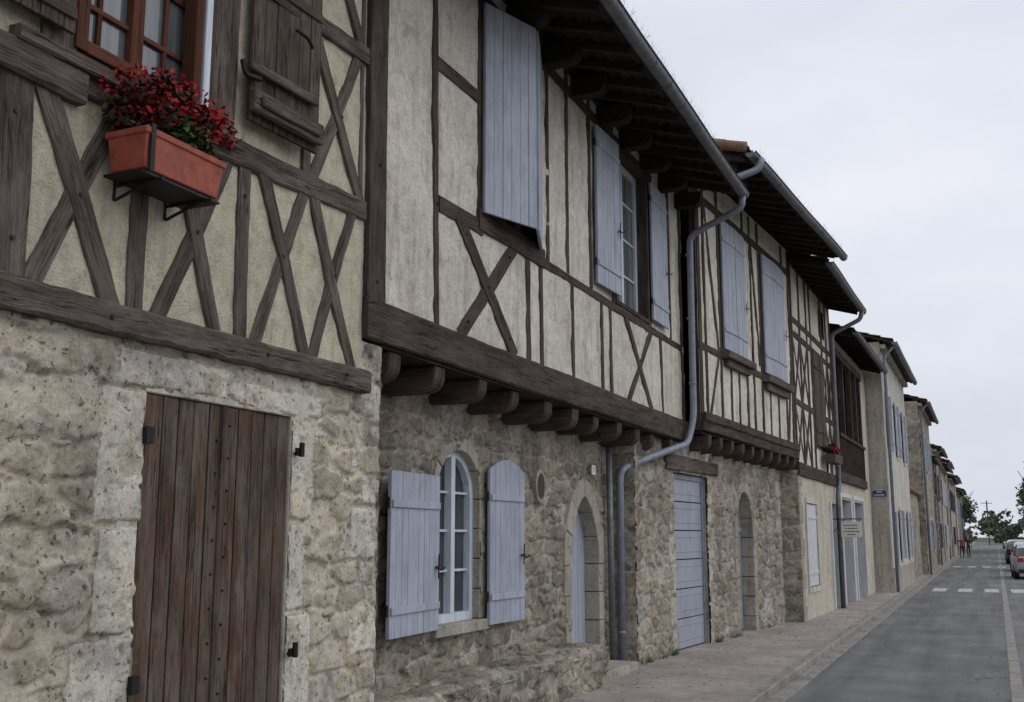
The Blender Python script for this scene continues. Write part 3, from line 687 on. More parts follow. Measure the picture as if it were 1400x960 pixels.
fb(T,FC,.5,4.55,4.2,4.52,.12,-.05,.016);fb(T,FC,.5,6.95,6.4,6.95,.14,-.05,.02)
fb(T,FC,5.95,3.5,6.25,4.9,.09,-.05,.012)
lb=C.mb('jetty_skirt_boards','wood_dark')
beam3(lb,FC(.5,.075,3.44),FC(6.45,.075,3.38),Vector((0,0,1)),(FC.n+Vector((0,0,.6))).normalized(),.13,.03,.006,.01)
sl=C.mb('window_sills','wood_weathered',.01);box(sl,FC,1.6,3.2,0,.16,4.50,4.62);box(sl,FC,1.75,3.05,0,.09,4.38,4.50);box(sl,FC,4.05,5.9,0,.16,4.42,4.55);box(sl,FC,4.2,5.75,0,.09,4.28,4.42)
rv=C.mb('window_reveals','wood_dark');reveal(rv,FC,*c1,.025,-.1);reveal(rv,FC,*c2,.025,-.1)
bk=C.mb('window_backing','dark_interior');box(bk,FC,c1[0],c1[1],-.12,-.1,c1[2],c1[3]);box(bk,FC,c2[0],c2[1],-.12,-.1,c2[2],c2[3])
shutter(C,'a',FC.sub(1.70,.03,2.34,.05),.65,4.66,6.85,batt=(.15,.85),latch=0);shutter(C,'b',FC.sub(2.37,.05,3.02,.03),.65,4.66,6.85,batt=(.15,.85),latch=1)
shutter(C,'c',FC.sub(4.20,.03,4.96,.06),.77,4.60,6.85,batt=(.15,.85),latch=0);shutter(C,'d',FC.sub(4.98,.06,5.75,.03),.77,4.60,6.85,batt=(.15,.85),latch=1)
cbl=C.mb('jetty_corbels','wood_dark',.008)
for i in range(10): corbel(cbl,FC,.8+i*.6,.16,-.55,.04,2.94,3.17,.14)
jt=C.mb('jetty_floor','wood_soffit');box(jt,FC,.5,6.45,-.6,.0,3.18,3.21)
cd=(3.98,4.93,-.1,1.75,2.42);tcd=archtop(cd[0],cd[1],cd[3],cd[4],'round');gar=(.74,2.32,-.1,2.58)
CB=[]
z=-.05;k=0
while z<2.6:
    CB.append((.52-.06*(k%2),.75,z,z+.42,.5));CB.append((2.31,2.50+.10*(k%2),z,z+.40,.5));z+=.44;k+=1
z=-.05;k=0
while z<2.9:
    CB.append((7.1-(.40 if k%2 else .24),7.3,z,z+.33,.3));z+=.35;k+=1
hC=lambda S,Z:stone_h(S,Z,.31,.18,.036,41,.42,CB)
wallgrid('stone_wall',C.e,'stone_grey',Fc,-.85,7.12,-.05,3.2,.022,[gar],lambda S,Z:(S>cd[0])&(S<cd[1])&(Z<tcd(S)),hC,0)
Fcl=Frame(Fc(-.85,0,0).x-.42,Fc(-.85,0,0).y,Fc(-.85,0,0).x+.01,Fc(-.85,0,0).y)
wallgrid('pier_side',C.e,'stone_grey',Fcl,0,.44,-.05,3.2,.03,[],None,lambda S,Z:stone_h(S,Z,.28,.17,.02,41,.34),0)
q=C.mb('arch_stones','limestone_grey',.01);ring(q,Fc,outline(cd[0],cd[1],cd[2],cd[3],cd[4],'round'),.2,.03,-.3,.34,.01,.2)
lt=C.mb('garage_lintel','wood_weathered',.01);fb(lt,Fc,.35,2.72,2.85,2.72,.22,-.2,.06,.008,.015)
gr=C.mb('garage_reveal','limestone_grey');box(gr,Fc,.60,.742,-.3,-.02,-.05,2.6,'z');box(gr,Fc,2.318,2.45,-.3,-.02,-.05,2.6,'z')
gd=C.mb('garage_door','paint_garage',.004)
for i in range(6): box(gd,Fc,.75,2.31,-.11,-.075,.02+i*.43,.435+i*.43)
for i in range(12): box(gd,Fc,.80,2.24,-.076,-.068,.12+i*.215,.135+i*.215)
fr=C.mb('garage_door_frame','zinc_blue',.004);box(fr,Fc,.743,.80,-.2,-.05,-.05,2.58,'z');box(fr,Fc,2.25,2.317,-.2,-.05,-.05,2.58,'z');box(fr,Fc,.80,2.25,-.2,-.05,2.50,2.579)
dd=C.mb('arched_door','paint_garage',.003);planks(dd,Fc,3.99,4.92,.02,lambda s:float(tcd(s)),-.24,-.20,.155,.008);box(dd,Fc,4.0,4.9,-.2,-.17,1.72,1.80)
shell(C,FC,.52,6.44,-.95,7.3,back=-1.0);tileroof(C,FC,.0,6.75,.98,7.22,raft=.45,tufts=380)
v=C.mb('verge_tiles','roof_tile',0,True)
for i in range(16):
    o=1.0-i*.32;tube(v,[FC(-.03,o,7.36+.3*(1.0-o)),FC(-.03,o-.36,7.35+.3*(1.36-o))],.085,8)
dp=C.mb('downpipe','zinc_blue',0,True);tube(dp,[(-2.62,15.38,7.22),(-2.66,15.36,7.05),(-3.15,15.2,6.86),(-3.3,15.15,6.80)],.055,12,.1)
C.finish()
# ================================================================== HOUSE D
D=House('half_timbered_house_with_brown_shutters');FD=Frame(-3.25,21.7,-3.1,26.9);LD=5.2
wd=(2.4,3.7,3.6,5.75);wa=(3.6,4.2,6.3,6.9)
wallgrid('plaster_wall',D.e,'plaster_ivory',FD,0,LD,2.95,7.35,.1,[wd,wa],None,plast(.024,15),0)
T=D.mb('timber_frame','wood_dark')
fb(T,FD,0,2.98,LD,2.95,.26,-.1,.05)
for z in (4.35,5.75,6.05,7.25): fb(T,FD,0,z,LD,z,.13,-.05,.02)
for s in (.07,.95,1.8,2.3,3.8,4.5,5.12): fb(T,FD,s,3,s,7.3,.11,-.05,.022)
for a,b in ((.1,.92),(.98,1.75),(3.85,4.45),(4.55,5.08)):
    for z0,z1 in ((3.1,4.3),(4.4,5.7)): fb(T,FD,a,z0,b,z1,.1,-.05,.018);fb(T,FD,b,z0,a,z1,.1,-.05,.013)
rv=D.mb('window_reveals','wood_dark');reveal(rv,FD,*wd,.03,-.15);reveal(rv,FD,*wa,.02,-.15)
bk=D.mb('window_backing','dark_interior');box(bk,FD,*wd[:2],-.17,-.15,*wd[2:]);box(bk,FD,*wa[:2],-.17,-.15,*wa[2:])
shutter(D,'left',FD.sub(2.42,.0,3.02,.03),.6,3.62,5.72,'wood_shutter_brown',0,0);shutter(D,'right',FD.sub(3.08,.03,3.68,.0),.6,3.62,5.72,'wood_shutter_brown',0,0)
gw=(.75,1.95,.62,2.32);gg=(3.9,5.0,-.1,2.4)
wallgrid('ground_floor_wall',D.e,'plaster_cream',FD,0,LD,-.05,2.96,.15,[gw,gg],None,plast(.02,16),0)
Fds=Frame(-3.9,21.695,-3.24,21.695)
wallgrid('corner_side_wall',D.e,'stone_grey',Fds,0,.66,-.05,2.95,.025,[],None,lambda S,Z:stone_h(S,Z,.3,.2,.02,43,.3),0)
q=D.mb('corner_stones','limestone_grey',.012);z=-.05;k=0
while z<2.8:
    h=U(.28,.4);w=.22 if k%2 else .38;box(q,FD,.0,w,-.06,.018,z,z+h-.008);z+=h;k+=1
rv=D.mb('ground_reveals','limestone_dressed');reveal(rv,FD,*gw,.03,-.15,.1)
shutter(D,'ground_a',FD.sub(.77,-.03,1.34,-.03),.57,.64,2.30,'paint_white',0,0);shutter(D,'ground_b',FD.sub(1.36,-.03,1.94,-.03),.57,.64,2.30,'paint_white',0,0)
dr=D.mb('dark_doorway','wood_soffit');box(dr,FD,*gg[:2],-.3,-.25,0,2.4)
wp=D.mb('white_door_posts','paint_white',.006)
for s in (3.86,5.0): box(wp,FD,s-.05,s+.05,-.2,.05,0,2.45,'z')
shell(D,FD,.02,LD,-.5,7.2);tileroof(D,FD,-.05,LD,.75,7.05,raft=.5)
dp=D.mb('downpipe','zinc',0,True);tube(dp,[FD(4.9,.84,7.05),FD(4.9,.80,6.85),FD(4.75,.12,6.5),FD(4.75,.12,2.9),FD(4.55,.1,2.6),FD(4.55,.1,0)],.055,10,.12)
D.finish()
fl=bpy.data.objects.new('geranium_window_box',None);SC.collection.objects.link(fl)
mb=MB();frust(mb,FD,2.9,4.0,.08,.34,3.28,3.46,.02);mkobj('trough',mb,['wood_weathered'],fl)
mb=MB();foliage(mb,FD(3.45,.22,3.56),(.2,.6,.17),900,.05,3,16,seed=7);mkobj('leaves_and_flowers',mb,['leaf_green','petal_red','leaf_green'],fl)
sg=bpy.data.objects.new('hanging_shop_sign',None);SC.collection.objects.link(sg)
Fs=Frame(FD(4.2,.18,0).x,FD(4.2,0,0).y,FD(4.2,.62,0).x,FD(4.2,0,0).y)
mb=MB();box(mb,Fs,0,.46,-.02,.02,1.62,1.98);mkobj('sign_board',mb,['sign_face'],sg,.01)
mb=MB()
for i,(a,b) in enumerate(((.06,.40),(.10,.36),(.05,.41),(.14,.32))):
    s=a
    while s<b-.02: e=s+U(.025,.07);box(mb,Fs,s,min(e,b),.02,.022,1.885-i*.07,1.905-i*.07);s=e+.015
mkobj('lettering',mb,['iron'],sg)
mb=MB();tube(mb,[Fs(-.2,0,2.04),Fs(.48,0,2.04)],.012,6);tube(mb,[Fs(.05,0,2.04),Fs(.05,0,1.97)],.008,5);tube(mb,[Fs(.41,0,2.04),Fs(.41,0,1.97)],.008,5);tube(mb,[Fs(-.2,0,1.7),Fs(.1,0,2.04)],.008,5);mkobj('bracket',mb,['iron'],sg)
# ================================================================== HOUSE E
E=House('house_with_wooden_gallery');FE=Frame(-3.1,26.9,-2.95,33.9);LE=7.0
wallgrid('wall',E.e,'plaster_cream',FE,0,LE,-.05,6.6,.2,[(.5,5.6,3.15,6.2),(.5,2.3,-.1,2.55),(2.9,4.9,-.1,2.55)],None,plast(.03,18),0)
g=E.mb('gallery_recess','wood_soffit');box(g,FE,.45,5.65,-1.3,-1.28,3.0,6.3);box(g,FE,.45,5.65,-1.3,.0,6.2,6.22);box(g,FE,.5,5.6,-1.3,.02,3.08,3.15);box(g,FE,.44,.5,-1.3,0,3.1,6.2);box(g,FE,5.6,5.66,-1.3,0,3.1,6.2)
g=E.mb('gallery_posts','wood_dark')
for s in (.55,1.9,3.4,4.5,5.55): fb(g,FE,s,3.1,s,6.25,.14,-.1,.03)
fb(g,FE,.4,3.1,5.7,3.1,.24,-.1,.08);fb(g,FE,.4,6.25,5.7,6.25,.2,-.1,.06);fb(g,FE,.5,4.15,5.6,4.15,.08,-.02,.10)
for i in range(34): box(g,FE,.62+i*.148,.65+i*.148,.03,.06,3.2,4.13,'z')
for s in (2.2,3.7): box(g,FE,s,s+.9,-1.27,-1.22,3.15,5.6,'z')
g=E.mb('dark_doorways','wood_soffit');box(g,FE,.45,2.35,-.4,-.36,0,2.6);box(g,FE,2.85,4.95,-.4,-.36,0,2.6)
wp=E.mb('door_posts','paint_white',.006)
for s in (.46,2.34,2.86,4.94): box(wp,FE,s-.07,s+.07,-.3,.03,0,2.6,'z')
box(wp,FE,.39,2.41,-.3,.025,2.6,2.7);box(wp,FE,2.79,5.01,-.3,.025,2.6,2.7)
shell(E,FE,0,LE,-1.5,6.5,back=-1.55);tileroof(E,FE,.02,LE,.55,6.55,raft=.6)
E.finish()
# ================================================================== generic far houses
def far_house(name,x0,y0,x1,y1,ze,mat,wins,doors=(),eo=.35,sh='paint_lavender',side=None,base=None,pipe=True):
    H=House(name);F=Frame(x0,y0,x1,y1);L=F.len
    hf=(lambda S,Z:stone_h(S,Z,.35,.2,.03,51,.3)) if 'stone' in mat else plast(.02,20)
    hs=(lambda S,Z:stone_h(S,Z,.35,.2,.03,51,.3)) if 'stone' in (side or mat) else plast(.02,20)
    wallgrid('front_wall',H.e,mat,F,0,L,-.05,ze+.05,.1 if 'stone' in mat else .3,[w[:4] for w in wins]+[(d[0],d[1],-.1,d[2]) for d in doors],None,hf,0)
    Fs=Frame(F(0,-6,0).x,F(0,-6,0).y,F(0,0,0).x,F(0,0,0).y)
    wallgrid('side_wall',H.e,side or mat,Fs,0,Fs.len+.0,-.05,ze+.1,.08,[],None,hs,0)
    tr=H.mb('window_surrounds','limestone_dressed')
    for i,w in enumerate(wins):
        reveal(tr,F,*w[:4],.03,-.15,.09);window(H,'w%d'%i,F,*w[:4],-.12,'paint_white',2,3)
        if len(w)>4 and w[4]:
            ww=(w[1]-w[0])/2
            shutter(H,'w%da'%i,F.sub(w[0]-ww-.05,.04,w[0]-.05,.04),ww,w[2],w[3],sh,0,0);shutter(H,'w%db'%i,F.sub(w[1]+.05,.04,w[1]+ww+.05,.04),ww,w[2],w[3],sh,0,0)
    dm=H.mb('doors','wood_door')
    for d in doors:
        reveal(tr,F,d[0],d[1],0,d[2],.03,-.2,.12);planks(dm,F,d[0],d[1],0,d[2],-.19,-.15,.16)
    shell(H,F,.01,L-.01,-.2,ze);tileroof(H,F,-.1,L+.1,eo,ze,raft=0,soff='wood_dark')
    cn=H.mb('cornice','limestone_grey',.01);box(cn,F,0,L,0,eo*.5,ze-.12,ze+.02)
    if pipe: dp=H.mb('downpipe','zinc_blue',0,True);tube(dp,[F(.25,eo+.05,ze),F(.25,.1,ze-.35),F(.25,.1,0)],.05,8,.1)
    if base:
        b=H.mb('plinth',base);box(b,F,0,L,-.02,.03,-.05,.7)
    ch=H.mb('chimney','roof_tile',.01);box(ch,F,L*.6,L*.6+.7,-4.3,-3.8,ze+.9,ze+2.4);box(ch,F,L*.6-.06,L*.6+.76,-4.36,-3.74,ze+2.4,ze+2.5)
    H.finish();return F
far_house('pale_rendered_house',-2.45,34.0,-2.35,43.5,7.45,'plaster_white',[(1.2,2.1,4.3,6.1,1),(4.3,5.2,4.3,6.1,1),(7.4,8.3,4.3,6.1,1),(3.8,4.8,.9,2.5,1),(7.2,8.1,.9,2.5,1)],[(1.2,2.3,2.4)],side='plaster_beige',base='limestone_grey')
sn=bpy.data.objects.new('street_name_sign',None);SC.collection.objects.link(sn)
Fp=Frame(-2.93,33.985,-2.47,33.985)
mb=MB();box(mb,Fp,.05,.42,.0,.012,2.80,3.02);mkobj('plate',mb,['paint_blue_sign'],sn)
mb=MB()
box(mb,Fp,.05,.42,.012,.014,2.80,2.81);box(mb,Fp,.05,.42,.012,.014,3.01,3.02)
for r,(a,b) in enumerate(((.16,.31),(.09,.38))):
    s=a
    while s<b: box(mb,Fp,s,s+.018,.012,.0145,2.94-r*.09,2.985-r*.09);box(mb,Fp,s,s+.03,.012,.0143,2.96-r*.09,2.967-r*.09);s+=.042
mkobj('lettering',mb,['plate_white'],sn)
gwl=House('garden_wall');FG=Frame(-2.5,43.6,-2.4,50)
wallgrid('masonry',gwl.e,'stone_far',FG,0,6.4,-.05,3.4,.08,[],None,lambda S,Z:stone_h(S,Z,.3,.18,.03,61,.3),0)
t=gwl.mb('tile_coping','roof_tile',0,True)
for i in range(32): tube(t,[FG(i*.2,-.3,3.55),FG(i*.2,.15,3.43)],.09,7)
bx=gwl.mb('backing','stone_far');box(bx,FG,0,6.4,-.3,-.05,0,3.4)
gwl.finish()
far_house('stone_gabled_house',-2.15,50,-2.1,59.5,7.45,'stone_far',[(1.5,2.5,4.6,6.3,1),(4.5,5.5,4.6,6.3,1),(7.2,8.2,4.6,6.3,1),(1.4,2.3,1,2.4,1),(7,8,1,2.4,1)],[(4.4,5.5,2.4)])
specs=[(59.6,66,-2.35,5.6,'plaster_cream'),(66.2,74,-2.2,6.6,'stone_far'),(74.2,83,-2.1,6.1,'plaster_beige'),(83.2,92,-2.15,6.9,'stone_far'),(92.2,103,-2.0,6.2,'plaster_beige'),
       (103.2,116,-1.95,6.8,'plaster_cream'),(116.3,130,-1.9,6.0,'stone_far'),(130.3,146,-1.8,6.7,'plaster_beige')]
for i,(a,b,x,z,m) in enumerate(specs):
    L=b-a;ws=[]
    k=1.0
    while k<L-1.6: ws.append((k,k+.95,3.7,min(z-.6,5.3),1));k+=2.9
    k=3.6
    while k<L-1.6: ws.append((k,k+.9,.95,2.4,1));k+=2.9
    far_house('village_house',x,a,x+.03,b,z,m,ws,[(1.0,2.1,2.35)],.45,['paint_lavender','wood_shutter_brown','paint_white'][i%3],pipe=i%2,side='stone_far' if i%2==0 else None)
for i,(a,b,z,m) in enumerate([(118,132,6.3,'plaster_cream'),(132.3,150,6.8,'plaster_beige'),(150.4,168,6.2,'plaster_white')]):
    far_house('village_house',5.9,b,5.9,a,z,m,[(k,k+1,3.8,5.3,1) for k in (1.5,5,8.5,12)],[(3.2,4.3,2.4)],.4)
# ================================================================== ground, road
def sheet(name,pts,z,mat,thick=0):
    mb=MB();P=[Vector((x,y,z)) for x,y in pts];n=len(P)
    mb.quad(P,0,[(0,0)]*n)
    if thick:
        Q=[p-Vector((0,0,thick)) for p in P]
        for i in range(n):
            j=(i+1)%n;mb.quad([P[j],P[i],Q[i],Q[j]])
    return mkobj(name,mb,[mat])
sheet('ground',[(-900,-300),(900,-300),(900,1500),(-900,1500)],-.13,'earth_ground')
sheet('road',[(-2.6,-30),(4.2,-30),(5.4,330),(-1.6,330)],-.09,'asphalt')
kx=lambda y:-2.28+.0040*y
sheet('pavement',[(-9,-30),(kx(-30)-.14,-30),(kx(330)-.14,330),(-9,330)],0,'pavement',.12)
kb=MB();FK=Frame(kx(-30),-30,kx(330),330)
y=0
while y<150:
    l=1.0;box(kb,FK,y,y+l-.012,-.15,0,-.12,.006);y+=l
box(kb,FK,150,359,-.15,0,-.12,.006)
mkobj('kerb',kb,['kerb_stone'],None,.012)
gt=MB()
for i in range(300): box(gt,FK,i*.5,i*.5+.49,.005,.20,-.11,-.082)
mkobj('gutter_channel',gt,['kerb_stone'],None,.006)
FR=Frame(.02,0,1.30,100)
gt=MB()
for i in range(200): box(gt,FR,-20+i*1.0,-20+i*1.0+.985,0,.14,-.11,-.084)
mkobj('drain_channel',gt,['kerb_stone'],None,.006)
sheet('pavement',[(3.9,-30),(9,-30),(9,330),(5.0,330)],0,'pavement',.12)
mb=MB()
for yy in (37.2,66.2):
    for i in range(5):
        x=-1.55+i*.78; mb.quad([Vector((x,yy,-.086)),Vector((x+.42,yy,-.086)),Vector((x+.42,yy+2.3,-.086)),Vector((x,yy+2.3,-.086))])
mkobj('crosswalk_markings',mb,['road_paint'])
mb=MB();rd=random.Random(3)
for i in range(520):
    y=rd.uniform(9,36);x=rd.choice([rd.uniform(-4.0,-2.3),kx(y)+rd.uniform(-.1,.3),-4.3+.04*y+rd.uniform(0,.3)])
    z=.012 if x<kx(y)-.14 else -.07
    if x>kx(y)-.16 and x<kx(y)+.01: z=.02
    s=rd.uniform(.012,.03);a=rd.uniform(0,6.3);c,d=math.cos(a)*s,math.sin(a)*s
    mb.quad([Vector((x-c,y-d,z)),Vector((x+d*.6,y-c*.6,z+.006)),Vector((x+c,y+d,z+.002)),Vector((x-d*.6,y+c*.6,z+.008))])
mkobj('fallen_leaves',mb,['leaf_fallen'])
mb=MB();rd=random.Random(8)
for i in range(26):
    y=rd.uniform(11.9,20.5);x=(-4.47 if y<13.7 else -4.15+.0755*(y-14.6))+.05
    if 12.0<y<13.3 or 15.2<y<17 or 18.4<y<19.6: continue
    for k in range(14):
        b=Vector((x+rd.uniform(-.03,.05),y+rd.uniform(-.08,.08),0));t=b+Vector((rd.uniform(-.03,.07),rd.uniform(-.07,.07),rd.uniform(.04,.13)));w=Vector((.002,.006,0));mb.quad([b-w,b+w,t],0,[(0,0)]*3)
mkobj('weeds',mb,['leaf_green'])
# ================================================================== cars
def car(color,x,y,rot=0,name='parked_car'):
    e=bpy.data.objects.new(name,None);SC.collection.objects.link(e);e.location=(x,y,-.09);e.rotation_euler=(0,0,rot)
    st=[(-2.0,.70,.36,.72),(-1.92,.80,.25,.90),(-1.5,.86,.22,.98),(-.6,.87,.20,.96),(.5,.87,.20,.94),(1.1,.86,.20,.90),(1.6,.83,.22,.80),(1.95,.74,.26,.66),(2.03,.62,.34,.56)]
    mb=MB();vs=[]
    for yy,hw,zb,zt in st:
        h=zt-zb
        for a,b in ((.85,0),(1,.18),(1.0,.45),(.99,.72),(.93,.93),(.80,1.0)): vs.append((hw*a,yy,zb+h*b))
        for a,b in ((.80,1.0),(.93,.93),(.99,.72),(1.0,.45),(1,.18),(.85,0)): vs.append((-hw*a,yy,zb+h*b))
    fs=[]
    for i in range(len(st)-1):
        for k in range(12): a=i*12+k;b=i*12+(k+1)%12;fs.append([a,a+12,b+12,b])
    fs.append(list(range(12)));fs.append([(len(st)-1)*12+k for k in range(12)][::-1])
    mb.add(vs,fs,[[(0,0)]*len(f) for f in fs]);mkobj('body',mb,[color],e,0,True)
    rz=1.46
    gs=[(-1.85,.74,.93,.0),(-1.55,.76,.95,.62),(-1.2,.77,.96,.93),(-.4,.78,.95,1.0),(.25,.77,.94,.95),(.55,.76,.93,.70),(1.05,.74,.90,.0)]
    mb=MB();vs=[]
    for yy,hb,zb,t in gs:
        hr=hb-.16*t;z=zb+(rz-zb)*t
        vs+=[(hb,yy,zb-.03),(hr+.03,yy,z-.06*t),(hr-.10,yy,z),(-hr+.10,yy,z),(-hr-.03,yy,z-.06*t),(-hb,yy,zb-.03)]
    for i in range(len(gs)-1):
        for k in range(5):
            a=i*6+k;m=1 if (k in(1,2,3) and 1<=i<=4) else 0
            if i in (1,4): m=1 if k in (1,3) or i==1 and k==2 else 0
            mb.add([vs[a],vs[a+6],vs[a+7],vs[a+1]],[[0,1,2,3]],[[(0,0)]*4],m)
    mkobj('cabin',mb,['glass',color],e,0,False)
    mb=MB()
    for yy in (-1.25,1.28):
        for sx in (1,-1):
            vs=[];n=20
            for xx,r in ((.66,.29),(.70,.315),(.85,.315),(.875,.29),(.865,.20)):
                for k in range(n): a=2*math.pi*k/n;vs.append((sx*xx,yy+math.cos(a)*r,.31+math.sin(a)*r))
            fs=[[i*n+k,i*n+(k+1)%n,(i+1)*n+(k+1)%n,(i+1)*n+k] for i in range(4) for k in range(n)]
            mb.add(vs,fs,[[(0,0)]*4]*len(fs),0)
            mb.add([v for v in vs[-n:]],[list(range(n))],[[(0,0)]*n],1)
    mkobj('wheels',mb,['rubber','alloy'],e)
    mb=MB()
    for sx in (1,-1):
        box(mb,Frame(sx*.60,-2.02,sx*.60+.001,-2.02),-.12,.12,-.08,.02,.70,.88)
    mkobj('tail_lights',mb,['lamp_red'],e,.01)
    mb=MB();box(mb,Frame(-.26,-2.03,.26,-2.03),0,.52,-.06,.0,.48,.60);mkobj('number_plate',mb,['plate_white'],e)
    mb=MB();box(mb,Frame(-.72,-2.0,.72,-2.0),0,1.44,-.1,.035,.27,.40)
    for sx in (1,-1): box(mb,Frame(sx*.92,.75,sx*.92+.001,.75),-.09,.09,-.06,.06,.93,1.05)
    mkobj('bumper_and_mirrors',mb,['rubber'],e,.01)
    mb=MB()
    for sx in (1,-1): box(mb,Frame(sx*.6,1.96,sx*.6+.001,1.96),-.14,.12,-.06,.05,.56,.68)
    mkobj('headlights',mb,['plate_white'],e,.01)
for c,x,y in (('car_silver',2.02,50.5),('car_white',2.2,61),('car_dark',2.3,76),('car_white',2.55,92)): car(c,x,y,U(-.02,.02))
# ================================================================== trees
def tree(name,x,y,h,cr,n,mat='leaf_tree',seed=1,leaf=.13):
    e=bpy.data.objects.new(name,None);SC.collection.objects.link(e);rd=random.Random(seed)
    mb=MB()
    def limb(p,d,l,r,lv):
        P=Vector(p);N=4;pr=[];D=Vector(d)
        for i in range(N+1):
            pr.append(P.copy());D=(D+Vector((rd.uniform(-.15,.15),rd.uniform(-.15,.15),.05))).normalized();P=P+D*l/N
        for i in range(N): 
            tube(mb,[pr[i],pr[i+1]],r*(1-.15*i),7,0)
        if lv<2:
            for k in range(5): a=rd.uniform(0,6.3);limb(pr[rd.choice([2,3,4])],Vector((math.cos(a),math.sin(a),.9)).normalized(),l*.6,r*.45,lv+1)
    limb((x,y,-.1),(0,0,1),h*.55,h*.022,0);mkobj('trunk_and_limbs',mb,['bark'],e)
    mb=MB();foliage(mb,(x,y,h*.66),(cr,cr,h*.33),n,leaf,1,34,seed=seed);mkobj('crown',mb,[mat],e)
tree('street_tree',4.5,80,7.4,1.6,4200,seed=3,leaf=.16);tree('street_tree',4.6,98,7.0,1.6,3000,seed=5,leaf=.16);tree('street_tree',4.6,62,6.5,1.5,3600,seed=8,leaf=.15)
tree('street_tree',-2.6,152,8,2.2,3500,'leaf_far_haze_b',seed=6,leaf=.24)
mb=MB();rd=random.Random(11)
for i in range(48):
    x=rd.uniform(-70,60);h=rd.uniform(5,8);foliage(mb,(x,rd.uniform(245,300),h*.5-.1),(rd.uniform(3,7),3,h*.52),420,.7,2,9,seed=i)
mkobj('distant_trees',mb,['leaf_far','leaf_far_haze_b'])
mb=MB();tube(mb,[(1.6,230,-.1),(1.6,230,8.5)],.13,8);tube(mb,[(.6,230,8.0),(2.6,230,8.0)],.06,6);mkobj('utility_pole',mb,['bark'])
# ================================================================== people
def person(x,y,z,rot,shirt,pants,s=1.,seed=0):
    J=[(0,0,.95,.125),(0,0,1.15,.115),(0,.0,1.36,.135),(0,.0,1.47,.06),(0,.02,1.56,.075),(0,.015,1.66,.098),(0,0,1.74,.05),
       (.10,.05,.86,.09),(.11,.16,.50,.062),(.11,.12,.10,.042),(.11,.26,.04,.035),
       (-.10,-.03,.86,.09),(-.11,-.10,.50,.062),(-.11,-.30,.16,.042),(-.11,-.20,.04,.035),
       (.19,0,1.40,.06),(.25,-.08,1.12,.045),(.25,.04,.88,.032),(.25,.09,.80,.03),
       (-.19,0,1.40,.06),(-.25,.04,1.12,.045),(-.25,.17,.90,.032),(-.25,.22,.83,.03)]
    Ed=[(0,1),(1,2),(2,3),(3,4),(4,5),(5,6),(0,7),(7,8),(8,9),(9,10),(0,11),(11,12),(12,13),(13,14),(2,15),(15,16),(16,17),(17,18),(2,19),(19,20),(20,21),(21,22)]
    me=bpy.data.meshes.new('pedestrian');me.from_pydata([j[:3] for j in J],Ed,[]);o=bpy.data.objects.new('pedestrian',me);SC.collection.objects.link(o)
    o.location=(x,y,z);o.rotation_euler=(0,0,rot);o.scale=(s,s,s)
    sk=o.modifiers.new('skin','SKIN')
    if not me.skin_vertices: me.skin_vertices.new()
    for i,j in enumerate(J): me.skin_vertices[0].data[i].radius=(j[3],j[3]*.85)
    me.skin_vertices[0].data[0].use_root=True
    sb=o.modifiers.new('sub','SUBSURF');sb.levels=2;sb.render_levels=2
    M=MT('clothes_%d'%seed);tc=M.n('TexCoord').outputs['Object'];sx=M.n('SeparateXYZ');M.l(tc,sx.inputs[0])
    c=M.ramp(M.math('DIVIDE',sx.outputs[2],1.85),[(.0,(.03,.025,.02)),(.05,pants),(.50,shirt),(.80,(.45,.28,.2)),(.92,(.06,.04,.03))])
    for n in M.t.nodes:
        if n.type=='VALTORGB': n.color_ramp.interpolation='CONSTANT'
    M.done(c,.8);me.materials.append(M.m)
person(-1.42,93,-.09,0,(.22,.06,.06),(.03,.035,.05),1.,1);person(-.95,95.5,-.09,.2,(.04,.045,.06),(.05,.05,.06),1.02,2)
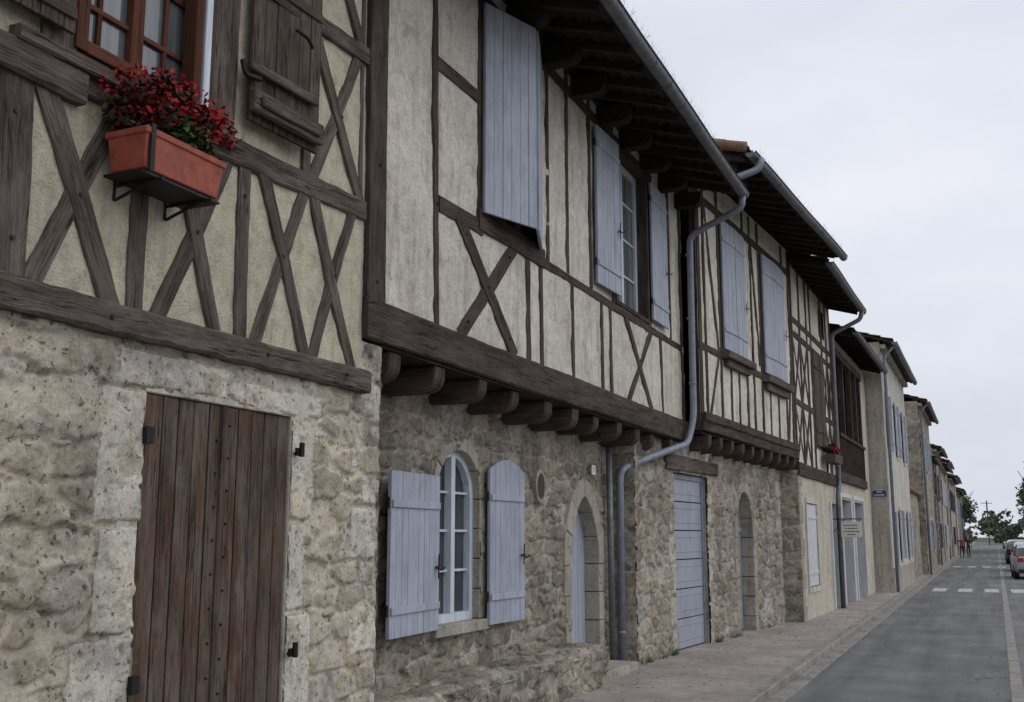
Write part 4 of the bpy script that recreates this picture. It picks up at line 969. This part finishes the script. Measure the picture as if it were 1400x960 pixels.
# ================================================================== light, sky, camera
w=bpy.data.worlds.new('World');SC.world=w;w.use_nodes=True;nt=w.node_tree;bg=nt.nodes['Background']
sky=nt.nodes.new('ShaderNodeTexSky');sky.sky_type='NISHITA';sky.sun_disc=False;sky.sun_rotation=math.radians(75);sky.dust_density=4;sky.air_density=1.5
tc=nt.nodes.new('ShaderNodeTexCoord')
mp=nt.nodes.new('ShaderNodeMapping');mp.inputs['Scale'].default_value=(1,1,2.2);nt.links.new(tc.outputs['Generated'],mp.inputs[0])
nz=nt.nodes.new('ShaderNodeTexNoise');nz.inputs['Scale'].default_value=2.2;nz.inputs['Detail'].default_value=5;nz.inputs['Roughness'].default_value=.5;nt.links.new(mp.outputs[0],nz.inputs['Vector'])
rp=nt.nodes.new('ShaderNodeValToRGB');rp.color_ramp.elements[0].position=.3;rp.color_ramp.elements[1].position=.72
rp.color_ramp.elements[0].color=(.595,.64,.74,1);rp.color_ramp.elements[1].color=(.84,.85,.90,1);nt.links.new(nz.outputs['Fac'],rp.inputs[0])
vm=nt.nodes.new('ShaderNodeVectorMath');vm.operation='SCALE';vm.inputs['Scale'].default_value=7.4;nt.links.new(rp.outputs[0],vm.inputs[0])
mx=nt.nodes.new('ShaderNodeMix');mx.data_type='RGBA';mx.inputs[0].default_value=.94;nt.links.new(sky.outputs[0],mx.inputs[6]);nt.links.new(vm.outputs[0],mx.inputs[7])
nt.links.new(mx.outputs[2],bg.inputs[0]);bg.inputs[1].default_value=.148
sl=bpy.data.lights.new('overcast_sun','SUN');sl.energy=.85;sl.angle=math.radians(75);sl.color=(1,.99,.98)
so=bpy.data.objects.new('overcast_sun',sl);SC.collection.objects.link(so)
az=math.radians(75);el=math.radians(50)
dirv=Vector((math.sin(az)*math.cos(el),math.cos(az)*math.cos(el),math.sin(el)));sky.sun_elevation=el
so.rotation_euler=dirv.to_track_quat('Z','Y').to_euler()
SC.view_settings.view_transform='Standard';SC.view_settings.look='None';SC.view_settings.exposure=0
cam=bpy.data.cameras.new('camera');cam.lens=37.29;cam.sensor_width=36;cam.clip_end=3000
co=bpy.data.objects.new('camera',cam);SC.collection.objects.link(co);co.location=(0,0,1.65)
co.rotation_euler=(math.radians(90+9.897),0,math.radians(23.50));SC.camera=co
